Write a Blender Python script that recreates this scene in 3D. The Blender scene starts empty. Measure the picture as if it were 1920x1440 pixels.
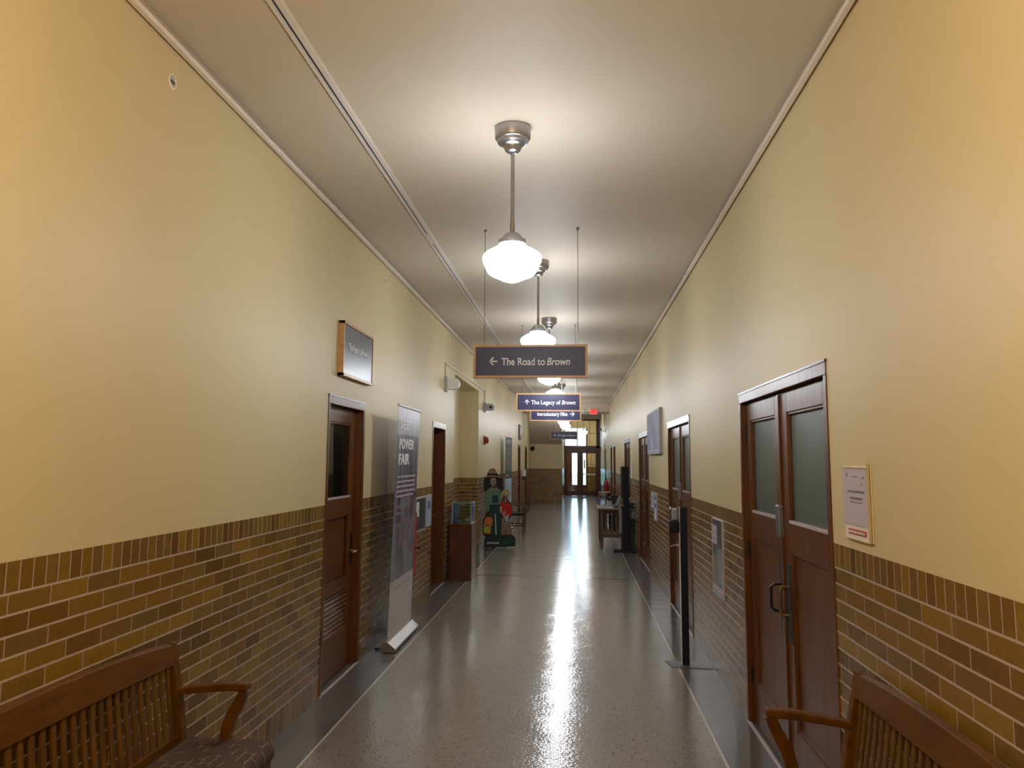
import bpy, bmesh, math, random
from mathutils import Vector, Matrix
SC = bpy.context.scene
COL = SC.collection

# ---------------------------------------------------------------- camera
cam_data = bpy.data.cameras.new('camera')
cam = bpy.data.objects.new('camera', cam_data); COL.objects.link(cam)
cam.location = (0, 0, 1.711)
PITCH, YAW, ROLL = .1214, .1253, .0120
cp, sp, cy, sy, cr, sr = math.cos(PITCH), math.sin(PITCH), math.cos(YAW), math.sin(YAW), math.cos(ROLL), math.sin(ROLL)
fwd = Vector((-sy*cp, cy*cp, sp)); rgt = Vector((cy, sy, 0)); upv = rgt.cross(fwd)
r2 = rgt*cr + upv*sr; u2 = -rgt*sr + upv*cr
m = Matrix((r2, u2, -fwd)).transposed()
cam.rotation_euler = m.to_euler()
cam_data.sensor_fit = 'HORIZONTAL'; cam_data.sensor_width = 36.0
cam_data.lens = 1486.4/1920*36.0
cam_data.shift_x = (960-893.9)/1920; cam_data.shift_y = -(720-679.3)/1920
cam_data.clip_start = .05; cam_data.clip_end = 400
SC.camera = cam

# ---------------------------------------------------------------- world, exposure, sampling
SC.view_settings.view_transform = 'Standard'
SC.view_settings.look = 'None'
SC.view_settings.gamma = 1.0
SC.view_settings.use_curve_mapping = False
SC.view_settings.exposure = 0.40
SC.render.engine = 'CYCLES'
SC.cycles.use_denoising = True
SC.cycles.caustics_reflective = False
SC.cycles.caustics_refractive = False
SC.cycles.sample_clamp_indirect = 6.0
SC.cycles.max_bounces = 10
SC.cycles.diffuse_bounces = 6
w = bpy.data.worlds.new('world'); SC.world = w; w.use_nodes = True
w.node_tree.nodes['Background'].inputs[0].default_value = (.50, .74, 1.0, 1)
w.node_tree.nodes['Background'].inputs[1].default_value = 11.0
LAMP_E = 36.0          # globe brightness
LAMP_COL = (.90, .94, 1.0)
WARM_E = 80.0          # the warmer lamps behind the photographer
WARM_COL = (1.0, .785, .51)

# hall dimensions
XL, XR, ZC, ZB = -1.835, 1.136, 3.615, 1.36
YB, YE, YD, YO = -5.0, 32.2, 39.0, 44.0
PI = math.pi
R = math.radians

# ---------------------------------------------------------------- materials
MATS = {}
def newmat(name):
    mt = bpy.data.materials.new(name); mt.use_nodes = True
    MATS[name] = mt
    return mt, mt.node_tree, mt.node_tree.nodes['Principled BSDF']
def simple(name, col, rough=.5, metal=0, spec=.5, coat=0, bump=0, bscale=60, var=0, vscale=8):
    mt, nt, b = newmat(name)
    b.inputs['Base Color'].default_value = (*col, 1)
    b.inputs['Roughness'].default_value = rough
    b.inputs['Metallic'].default_value = metal
    b.inputs['Specular IOR Level'].default_value = spec
    b.inputs['Coat Weight'].default_value = coat
    N = nt.nodes; L = nt.links
    if bump or var:
        tc = N.new('ShaderNodeTexCoord'); 
        if bump:
            n = N.new('ShaderNodeTexNoise'); n.inputs['Scale'].default_value = bscale
            bp = N.new('ShaderNodeBump'); bp.inputs['Strength'].default_value = bump; bp.inputs['Distance'].default_value = .01
            L.new(tc.outputs['Object'], n.inputs['Vector']); L.new(n.outputs['Fac'], bp.inputs['Height']); L.new(bp.outputs[0], b.inputs['Normal'])
        if var:
            n = N.new('ShaderNodeTexNoise'); n.inputs['Scale'].default_value = vscale; n.inputs['Detail'].default_value = 3
            L.new(tc.outputs['Object'], n.inputs['Vector'])
            mx = N.new('ShaderNodeMix'); mx.data_type = 'RGBA'
            mx.inputs['A'].default_value = (*[c*(1-var) for c in col], 1); mx.inputs['B'].default_value = (*[min(1, c*(1+var)) for c in col], 1)
            L.new(n.outputs['Fac'], mx.inputs['Factor']); L.new(mx.outputs['Result'], b.inputs['Base Color'])
    return mt
def emit(name, col, s):
    mt, nt, b = newmat(name)
    b.inputs['Base Color'].default_value = (*col, 1)
    b.inputs['Emission Color'].default_value = (*col, 1)
    b.inputs['Emission Strength'].default_value = s
    return mt
def wood(name, c1, c2, rough=.4, coat=.3, stretch=(12, 12, 1.2), fine=1.0):
    mt, nt, b = newmat(name); N = nt.nodes; L = nt.links
    tc = N.new('ShaderNodeTexCoord'); mp = N.new('ShaderNodeMapping'); mp.inputs['Scale'].default_value = stretch
    n = N.new('ShaderNodeTexNoise'); n.inputs['Scale'].default_value = 2.2*fine; n.inputs['Detail'].default_value = 6; n.inputs['Distortion'].default_value = .6
    n2 = N.new('ShaderNodeTexNoise'); n2.inputs['Scale'].default_value = 16*fine; n2.inputs['Detail'].default_value = 3
    L.new(tc.outputs['Object'], mp.inputs[0]); L.new(mp.outputs[0], n.inputs['Vector']); L.new(mp.outputs[0], n2.inputs['Vector'])
    ad = N.new('ShaderNodeMath'); ad.operation = 'MULTIPLY_ADD'; ad.inputs[1].default_value = .35; L.new(n2.outputs['Fac'], ad.inputs[0]); L.new(n.outputs['Fac'], ad.inputs[2])
    cr_ = N.new('ShaderNodeValToRGB'); cr_.color_ramp.elements[0].position = .42; cr_.color_ramp.elements[1].position = .85
    cr_.color_ramp.elements[0].color = (*c1, 1); cr_.color_ramp.elements[1].color = (*c2, 1)
    L.new(ad.outputs[0], cr_.inputs[0]); L.new(cr_.outputs[0], b.inputs['Base Color'])
    b.inputs['Roughness'].default_value = rough; b.inputs['Coat Weight'].default_value = coat; b.inputs['Coat Roughness'].default_value = .25; b.inputs['Specular IOR Level'].default_value = .28
    bp = N.new('ShaderNodeBump'); bp.inputs['Strength'].default_value = .08; bp.inputs['Distance'].default_value = .004
    L.new(ad.outputs[0], bp.inputs['Height']); L.new(bp.outputs[0], b.inputs['Normal'])
    return mt

def math_node(nt, op, a, b_=None):
    n = nt.nodes.new('ShaderNodeMath'); n.operation = op
    for i, v in enumerate((a, b_)):
        if v is None: continue
        if isinstance(v, (int, float)): n.inputs[i].default_value = v
        else: nt.links.new(v, n.inputs[i])
    return n.outputs[0]
def mix_col(nt, fac, a, b_):
    n = nt.nodes.new('ShaderNodeMix'); n.data_type = 'RGBA'
    for k, v in (('Factor', fac), ('A', a), ('B', b_)):
        if hasattr(v, 'links'): nt.links.new(v, n.inputs[k])
        elif isinstance(v, tuple): n.inputs[k].default_value = (*v, 1)
        else: n.inputs[k].default_value = v
    return n.outputs['Result']

PAINT = (.60, .50, .285)
def wall_material():
    """cream plaster above a brown brick wainscot: rowlock cap, running bond, tall base course"""
    mt, nt, b = newmat('plaster_and_brick'); N = nt.nodes; L = nt.links
    geo = N.new('ShaderNodeNewGeometry')
    sp_ = N.new('ShaderNodeSeparateXYZ'); L.new(geo.outputs['Position'], sp_.inputs[0])
    sn = N.new('ShaderNodeSeparateXYZ'); L.new(geo.outputs['True Normal'], sn.inputs[0])
    side = math_node(nt, 'GREATER_THAN', math_node(nt, 'ABSOLUTE', sn.outputs[0]), .5)
    u = N.new('ShaderNodeMix'); L.new(side, u.inputs['Factor']); L.new(sp_.outputs[0], u.inputs['A']); L.new(sp_.outputs[1], u.inputs['B'])
    U = u.outputs['Result']; Z = sp_.outputs[2]
    def bricks(bw, rh, z0, offset, uo=0.0, mort=.006):
        cx = N.new('ShaderNodeCombineXYZ')
        L.new(math_node(nt, 'ADD', U, 50.0+uo), cx.inputs[0]); L.new(math_node(nt, 'SUBTRACT', Z, z0), cx.inputs[1])
        t = N.new('ShaderNodeTexBrick'); t.offset = offset; t.squash = 1
        t.inputs['Scale'].default_value = 1; t.inputs['Brick Width'].default_value = bw; t.inputs['Row Height'].default_value = rh
        t.inputs['Mortar Size'].default_value = mort*.5; t.inputs['Mortar Smooth'].default_value = .25; t.inputs['Bias'].default_value = 0
        t.inputs['Color1'].default_value = (0, 0, 0, 1); t.inputs['Color2'].default_value = (1, 1, 1, 1); t.inputs['Mortar'].default_value = (.5, .5, .5, 1)
        L.new(cx.outputs[0], t.inputs['Vector'])
        return t.outputs['Color'], t.outputs['Fac']
    c_r, f_r = bricks(.215, .06875, .156, .5, uo=.015)
    c_c, f_c = bricks(.0667, .3, 1.2575, 0)
    c_b, f_b = bricks(.1067, .30, -.14, 0)
    top = math_node(nt, 'GREATER_THAN', Z, 1.2575); low = math_node(nt, 'LESS_THAN', Z, .156)
    rnd = mix_col(nt, low, mix_col(nt, top, c_r, c_c), c_b)
    fr_ = math_node(nt, 'FRACT', math_node(nt, 'DIVIDE', math_node(nt, 'SUBTRACT', Z, .156), .06875))
    hj = math_node(nt, 'GREATER_THAN', math_node(nt, 'ABSOLUTE', math_node(nt, 'SUBTRACT', fr_, .5)), .44)
    f_r = math_node(nt, 'MAXIMUM', math_node(nt, 'MULTIPLY', f_r, .75), hj)
    fac = mix_col(nt, low, mix_col(nt, top, f_r, f_c), f_b)
    # a mortar joint on top of the base course
    bj = math_node(nt, 'LESS_THAN', math_node(nt, 'ABSOLUTE', math_node(nt, 'SUBTRACT', Z, .156)), .006)
    fac1 = math_node(nt, 'MAXIMUM', fac, bj)
    ramp = N.new('ShaderNodeValToRGB'); ramp.color_ramp.interpolation = 'CONSTANT'
    pal = [(0, (.150, .073, .011)), (.16, (.205, .108, .013)), (.34, (.178, .088, .012)), (.5, (.232, .130, .016)), (.64, (.188, .106, .020)), (.8, (.160, .089, .022)), (.93, (.118, .057, .010))]
    el = ramp.color_ramp.elements
    el[0].position = 0; el[0].color = (*pal[0][1], 1); el[1].position = pal[1][0]; el[1].color = (*pal[1][1], 1)
    for p_, c_ in pal[2:]:
        e = el.new(p_); e.color = (*c_, 1)
    L.new(rnd, ramp.inputs[0])
    no = N.new('ShaderNodeTexNoise'); no.inputs['Scale'].default_value = 35; no.inputs['Detail'].default_value = 4; L.new(geo.outputs['Position'], no.inputs['Vector'])
    hs = N.new('ShaderNodeHueSaturation'); L.new(ramp.outputs[0], hs.inputs['Color']); 
    L.new(math_node(nt, 'ADD', math_node(nt, 'MULTIPLY', no.outputs['Fac'], .5), .75), hs.inputs['Value'])
    bc = mix_col(nt, fac1, hs.outputs[0], (.47, .37, .30))
    # plaster
    pn = N.new('ShaderNodeTexNoise'); pn.inputs['Scale'].default_value = 1.3; pn.inputs['Detail'].default_value = 3; L.new(geo.outputs['Position'], pn.inputs['Vector'])
    pc = mix_col(nt, pn.outputs['Fac'], tuple(c*.95 for c in PAINT), tuple(c*1.05 for c in PAINT))
    isp = math_node(nt, 'GREATER_THAN', Z, ZB)
    L.new(mix_col(nt, isp, bc, pc), b.inputs['Base Color'])
    rg = N.new('ShaderNodeMix'); L.new(isp, rg.inputs['Factor']); rg.inputs['A'].default_value = .27; rg.inputs['B'].default_value = .50
    L.new(rg.outputs['Result'], b.inputs['Roughness'])
    h = math_node(nt, 'MULTIPLY', math_node(nt, 'SUBTRACT', 1.0, fac1), math_node(nt, 'SUBTRACT', 1.0, isp))
    fn = N.new('ShaderNodeTexNoise'); fn.inputs['Scale'].default_value = 90; L.new(geo.outputs['Position'], fn.inputs['Vector'])
    h2 = math_node(nt, 'ADD', h, math_node(nt, 'MULTIPLY', fn.outputs['Fac'], .06))
    bp = N.new('ShaderNodeBump'); bp.inputs['Strength'].default_value = .5; bp.inputs['Distance'].default_value = .004
    L.new(h2, bp.inputs['Height']); L.new(bp.outputs[0], b.inputs['Normal'])
    b.inputs['Specular IOR Level'].default_value = .45
    return mt

def floor_material():
    mt, nt, b = newmat('terrazzo'); N = nt.nodes; L = nt.links
    geo = N.new('ShaderNodeNewGeometry'); s = N.new('ShaderNodeSeparateXYZ'); L.new(geo.outputs['Position'], s.inputs[0])
    X, Y = s.outputs[0], s.outputs[1]
    def chips(scale, thr):
        v = N.new('ShaderNodeTexVoronoi'); v.inputs['Scale'].default_value = scale; L.new(geo.outputs['Position'], v.inputs['Vector'])
        wn = N.new('ShaderNodeSeparateColor'); L.new(v.outputs['Color'], wn.inputs[0])
        d = math_node(nt, 'LESS_THAN', v.outputs['Distance'], .32)
        return math_node(nt, 'MULTIPLY', math_node(nt, 'LESS_THAN', wn.outputs[0], thr), d), wn.outputs[1]
    n1 = N.new('ShaderNodeTexNoise'); n1.inputs['Scale'].default_value = 1.6; n1.inputs['Detail'].default_value = 4; L.new(geo.outputs['Position'], n1.inputs['Vector'])
    n2 = N.new('ShaderNodeTexNoise'); n2.inputs['Scale'].default_value = 60; n2.inputs['Detail'].default_value = 2; L.new(geo.outputs['Position'], n2.inputs['Vector'])
    base = mix_col(nt, n1.outputs['Fac'], (.150, .136, .120), (.215, .197, .174))
    base = mix_col(nt, math_node(nt, 'MULTIPLY', n2.outputs['Fac'], .5), base, (.25, .22, .20))
    n4 = N.new('ShaderNodeTexNoise'); n4.inputs['Scale'].default_value = 5; n4.inputs['Detail'].default_value = 3; L.new(geo.outputs['Position'], n4.inputs['Vector'])
    dens = math_node(nt, 'MULTIPLY', math_node(nt, 'SUBTRACT', n4.outputs['Fac'], .22), 1.0)
    m1, c1 = chips(62, dens)
    m3, c3 = chips(38, .20)
    m1 = math_node(nt, 'MAXIMUM', m1, m3)
    base = mix_col(nt, math_node(nt, 'MULTIPLY', m1, .8), base, (.045, .032, .028))
    m2, c2 = chips(85, .25)
    base = mix_col(nt, math_node(nt, 'MULTIPLY', m2, .6), base, (.32, .27, .24))
    # darker plain border strips along both walls
    bl = math_node(nt, 'LESS_THAN', X, -1.545); br = math_node(nt, 'GREATER_THAN', X, .852)
    bord = math_node(nt, 'MAXIMUM', bl, br)
    bcol = mix_col(nt, n1.outputs['Fac'], (.082, .078, .080), (.130, .124, .126))
    base = mix_col(nt, bord, base, bcol)
    l1 = math_node(nt, 'LESS_THAN', math_node(nt, 'ABSOLUTE', math_node(nt, 'ADD', X, 1.54)), .0075)
    l2 = math_node(nt, 'LESS_THAN', math_node(nt, 'ABSOLUTE', math_node(nt, 'SUBTRACT', X, .846)), .0075)
    inhall = math_node(nt, 'LESS_THAN', Y, YE)
    base = mix_col(nt, math_node(nt, 'MULTIPLY', math_node(nt, 'MAXIMUM', l1, l2), inhall), base, (.50, .46, .40))
    # dark joint strips across the hall
    j = None
    for yj in (3.6, 12.0, 20.4, 28.8):
        k = math_node(nt, 'LESS_THAN', math_node(nt, 'ABSOLUTE', math_node(nt, 'SUBTRACT', Y, yj)), .05)
        j = k if j is None else math_node(nt, 'MAXIMUM', j, k)
    j = math_node(nt, 'MULTIPLY', j, math_node(nt, 'SUBTRACT', 1.0, bord))
    j12 = math_node(nt, 'MULTIPLY', j, math_node(nt, 'GREATER_THAN', Y, 8.0))
    base = mix_col(nt, math_node(nt, 'MULTIPLY', j12, .75), base, (.06, .06, .06))
    L.new(base, b.inputs['Base Color'])
    b.inputs['Roughness'].default_value = .5
    b.inputs['Specular IOR Level'].default_value = .12
    b.inputs['Coat Weight'].default_value = .85; b.inputs['Coat Roughness'].default_value = .09; b.inputs['Coat IOR'].default_value = 1.5
    wv = N.new('ShaderNodeTexNoise'); wv.inputs['Scale'].default_value = 48; wv.inputs['Detail'].default_value = 2; L.new(geo.outputs['Position'], wv.inputs['Vector'])
    w2 = N.new('ShaderNodeTexNoise'); w2.inputs['Scale'].default_value = 3; L.new(geo.outputs['Position'], w2.inputs['Vector'])
    hh = math_node(nt, 'ADD', wv.outputs['Fac'], math_node(nt, 'MULTIPLY', w2.outputs['Fac'], 3.0))
    bp = N.new('ShaderNodeBump'); bp.inputs['Strength'].default_value = 1.0; bp.inputs['Distance'].default_value = .0014
    b.inputs['Coat Normal'].default_value = (0, 0, 0)
    L.new(hh, bp.inputs['Height']); L.new(bp.outputs[0], b.inputs['Coat Normal']); L.new(bp.outputs[0], b.inputs['Normal'])
    return mt

M = MATS
wall_material(); floor_material()
simple('ceiling_paint', (.58, .505, .395), .6, var=.04, vscale=.8)
simple('rail_paint', (.80, .72, .66), .35)
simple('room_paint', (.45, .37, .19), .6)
simple('plain_dark', (.05, .045, .04), .7)
wood('door_wood', (.070, .0175, .003), (.137, .043, .009), .42, .35)
wood('bench_wood', (.066, .021, .001), (.125, .047, .003), .45, .08, stretch=(10, 2, 10))
wood('slat_wood', (.072, .028, .002), (.135, .057, .006), .45, .08)
wood('oak_frame', (.42, .22, .09), (.58, .34, .15), .45, .2, stretch=(3, 3, 10))
wood('table_wood', (.085, .058, .048), (.17, .12, .095), .6, .0)
wood('case_wood', (.055, .018, .010), (.12, .040, .018), .35, .4)
simple('sign_face', (.034, .031, .078), .42, spec=.35)
simple('picture_face', (.045, .052, .075), .30, spec=.5)
simple('lettering_white', (.74, .74, .78), .5)
simple('brushed_nickel', (.40, .40, .42), .33, metal=1)
simple('dark_metal', (.035, .032, .03), .35, metal=.6)
simple('iron_bronze', (.045, .035, .03), .4, metal=.7)
simple('brass', (.45, .33, .13), .3, metal=1)
simple('grey_metal', (.28, .28, .34), .3, metal=.7)
simple('plate_black', (.022, .024, .024), .45)
simple('steel', (.62, .62, .64), .22, metal=1)
simple('wire_metal', (.20, .21, .18), .4, metal=.6)
simple('white_plastic', (.70, .70, .72), .35)
simple('device_grey', (.36, .38, .40), .4)
simple('black_plastic', (.012, .013, .02), .28, coat=.3)
simple('navy_black', (.006, .007, .018), .5, spec=.3)
simple('alarm_red', (.45, .012, .012), .35)
simple('deep_red', (.22, .006, .012), .35)
simple('paper_white', (.72, .72, .74), .6)
simple('paper_lilac', (.50, .44, .52), .5)
simple('board_white', (.66, .66, .72), .38)
simple('frame_white', (.42, .41, .44), .6, spec=.2)
simple('picture_haze', (.34, .36, .50), .7, spec=.15, var=.45, vscale=4)
simple('print_grey', (.24, .25, .30), .3, coat=.5)
simple('print_dark', (.07, .075, .085), .35, coat=.3)
simple('print_teal', (.02, .045, .060), .3, coat=.3)
simple('print_tan', (.27, .22, .14), .4, coat=.3)
simple('print_blue', (.10, .14, .32), .4, coat=.3)
simple('print_sky', (.35, .45, .60), .4)
simple('plaque_bronze', (.10, .075, .055), .6, metal=.3)
simple('lace_blue', (.22, .32, .50), .5)
simple('coral_white', (.62, .62, .54), .6)
simple('track_white', (.70, .66, .62), .4)
simple('slot_dark', (.012, .010, .03), .4)
simple('conduit_paint', (.52, .42, .22), .45)
simple('seat_black', (.015, .013, .013), .85, spec=.15)
simple('lime', (.38, .50, .04), .5); simple('orange', (.62, .17, .02), .5); simple('skin_dark', (.035, .018, .012), .6)
simple('skin_light', (.55, .42, .32), .6); simple('shirt_green', (.11, .22, .16), .6); simple('trouser_green', (.008, .035, .038), .6)
simple('hair_black', (.012, .006, .010), .6); simple('hat_tan', (.33, .22, .15), .6); simple('hair_blond', (.50, .41, .20), .6)
simple('sweater_red', (.52, .012, .008), .5); simple('skirt_tan', (.24, .165, .12), .6); simple('base_green', (.006, .030, .018), .5)
simple('navy_print', (.010, .022, .07), .5); simple('strap_grey', (.16, .15, .08), .5); simple('letter_green', (.02, .22, .08), .5)
simple('extinguisher_red', (.40, .01, .01), .3)
simple('lawn', (.28, .40, .22), .9, var=.3, vscale=3); simple('paving', (.5, .5, .48), .8)
simple('sill_light', (.50, .46, .52), .3)
emit('lamp_glass', LAMP_COL, LAMP_E); emit('warm_lamp_glass', WARM_COL, WARM_E)
emit('porch_fill_glow', (1.0, .90, .72), 110.0); emit('office_fill_glow', (1.0, .95, .8), 110.0)  # glow of the fill lamps added in porch and office
emit('exit_red', (1.0, .03, .03), 1.6)
# glass
def glass(name, col, rough, trans=1.0, ior=1.45, alpha=None):
    mt, nt, b = newmat(name)
    b.inputs['Base Color'].default_value = (*col, 1); b.inputs['Roughness'].default_value = rough
    b.inputs['Transmission Weight'].default_value = trans; b.inputs['IOR'].default_value = ior
    return mt
glass('frosted_glass', (.105, .135, .130), .40, trans=.15)
glass('globe_glass', (.9, .9, .9), .3)
def thin_glass(name, tint, refl=.12):
    mt, nt, b = newmat(name); N = nt.nodes; L = nt.links; N.remove(b)
    g = N.new('ShaderNodeBsdfGlossy'); g.inputs['Roughness'].default_value = .03
    t = N.new('ShaderNodeBsdfTransparent'); t.inputs[0].default_value = (*tint, 1)
    fr = N.new('ShaderNodeFresnel'); fr.inputs[0].default_value = 1.45
    mx = N.new('ShaderNodeMixShader'); L.new(fr.outputs[0], mx.inputs[0]); L.new(t.outputs[0], mx.inputs[1]); L.new(g.outputs[0], mx.inputs[2])
    L.new(mx.outputs[0], N['Material Output'].inputs[0])
    return mt
thin_glass('clear_glass', (.90, .93, .93)); thin_glass('case_glass', (.86, .92, .90)); thin_glass('bottle_clear', (.80, .82, .86))
# bench fabric: dark basket weave with pale dashes
def fabric():
    mt, nt, b = newmat('woven_fabric'); N = nt.nodes; L = nt.links
    tc = N.new('ShaderNodeTexCoord'); s = N.new('ShaderNodeSeparateXYZ'); L.new(tc.outputs['Object'], s.inputs[0])
    cx = N.new('ShaderNodeCombineXYZ'); L.new(s.outputs[0], cx.inputs[1]); L.new(s.outputs[1], cx.inputs[0])
    t = N.new('ShaderNodeTexBrick'); t.inputs['Scale'].default_value = 1; t.inputs['Brick Width'].default_value = .085; t.inputs['Row Height'].default_value = .042
    t.inputs['Mortar Size'].default_value = .0015; t.inputs['Mortar Smooth'].default_value = .1
    t.inputs['Color1'].default_value = (.030, .013, .010, 1); t.inputs['Color2'].default_value = (.055, .030, .016, 1); t.inputs['Mortar'].default_value = (.30, .22, .16, 1)
    L.new(cx.outputs[0], t.inputs['Vector'])
    n = N.new('ShaderNodeTexNoise'); n.inputs['Scale'].default_value = 16; L.new(tc.outputs['Object'], n.inputs['Vector'])
    msk = math_node(nt, 'MULTIPLY', t.outputs['Fac'], math_node(nt, 'LESS_THAN', n.outputs['Fac'], .50))
    col = mix_col(nt, msk, (.038, .020, .013), (.30, .22, .16))
    n3 = N.new('ShaderNodeTexNoise'); n3.inputs['Scale'].default_value = 40; L.new(tc.outputs['Object'], n3.inputs['Vector'])
    col = mix_col(nt, math_node(nt, 'MULTIPLY', n3.outputs['Fac'], .35), col, (.09, .05, .03))
    L.new(col, b.inputs['Base Color']); b.inputs['Roughness'].default_value = .85
    bp = N.new('ShaderNodeBump'); bp.inputs['Strength'].default_value = .4; bp.inputs['Distance'].default_value = .003
    L.new(n3.outputs['Fac'], bp.inputs['Height']); L.new(bp.outputs[0], b.inputs['Normal'])
fabric()
# banner prints, with a painted lamp sheen at the top
def banner_print(name, kind):
    mt, nt, b = newmat(name); N = nt.nodes; L = nt.links
    geo = N.new('ShaderNodeNewGeometry'); s = N.new('ShaderNodeSeparateXYZ'); L.new(geo.outputs['Position'], s.inputs[0])
    Y, Z = s.outputs[1], s.outputs[2]
    if kind == 1:
        mp = N.new('ShaderNodeMapping'); mp.inputs['Scale'].default_value = (1, 9, .5); L.new(geo.outputs['Position'], mp.inputs[0])
        n = N.new('ShaderNodeTexNoise'); n.inputs['Scale'].default_value = 1.6; n.inputs['Detail'].default_value = 2; L.new(mp.outputs[0], n.inputs['Vector'])
        r = N.new('ShaderNodeValToRGB'); r.color_ramp.elements[0].position = .44; r.color_ramp.elements[1].position = .56
        r.color_ramp.elements[0].color = (.028, .024, .055, 1); r.color_ramp.elements[1].color = (.16, .15, .21, 1); L.new(n.outputs['Fac'], r.inputs[0])
        n2 = N.new('ShaderNodeTexNoise'); n2.inputs['Scale'].default_value = 5; n2.inputs['Detail'].default_value = 5; L.new(geo.outputs['Position'], n2.inputs['Vector'])
        r2_ = N.new('ShaderNodeValToRGB'); r2_.color_ramp.elements[0].position = .4; r2_.color_ramp.elements[1].position = .68
        r2_.color_ramp.elements[0].color = (.035, .035, .05, 1); r2_.color_ramp.elements[1].color = (.24, .19, .23, 1); L.new(n2.outputs['Fac'], r2_.inputs[0])
        inpic = math_node(nt, 'MULTIPLY', math_node(nt, 'LESS_THAN', Z, 1.38), math_node(nt, 'GREATER_THAN', Y, 7.36))
        c = mix_col(nt, inpic, r.outputs[0], r2_.outputs[0])
        top_sheen = math_node(nt, 'MULTIPLY', math_node(nt, 'GREATER_THAN', Z, 1.93), .55)  # lamp sheen on the upper sheet, painted as a pale lavender tint
        c = mix_col(nt, top_sheen, c, (.40, .40, .50))
        c = mix_col(nt, math_node(nt, 'LESS_THAN', Z, .60), c, (.44, .40, .42))
    L.new(c, b.inputs['Base Color']); b.inputs['Roughness'].default_value = .30; b.inputs['Specular IOR Level'].default_value = .7
banner_print('banner_photo', 1)

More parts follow.
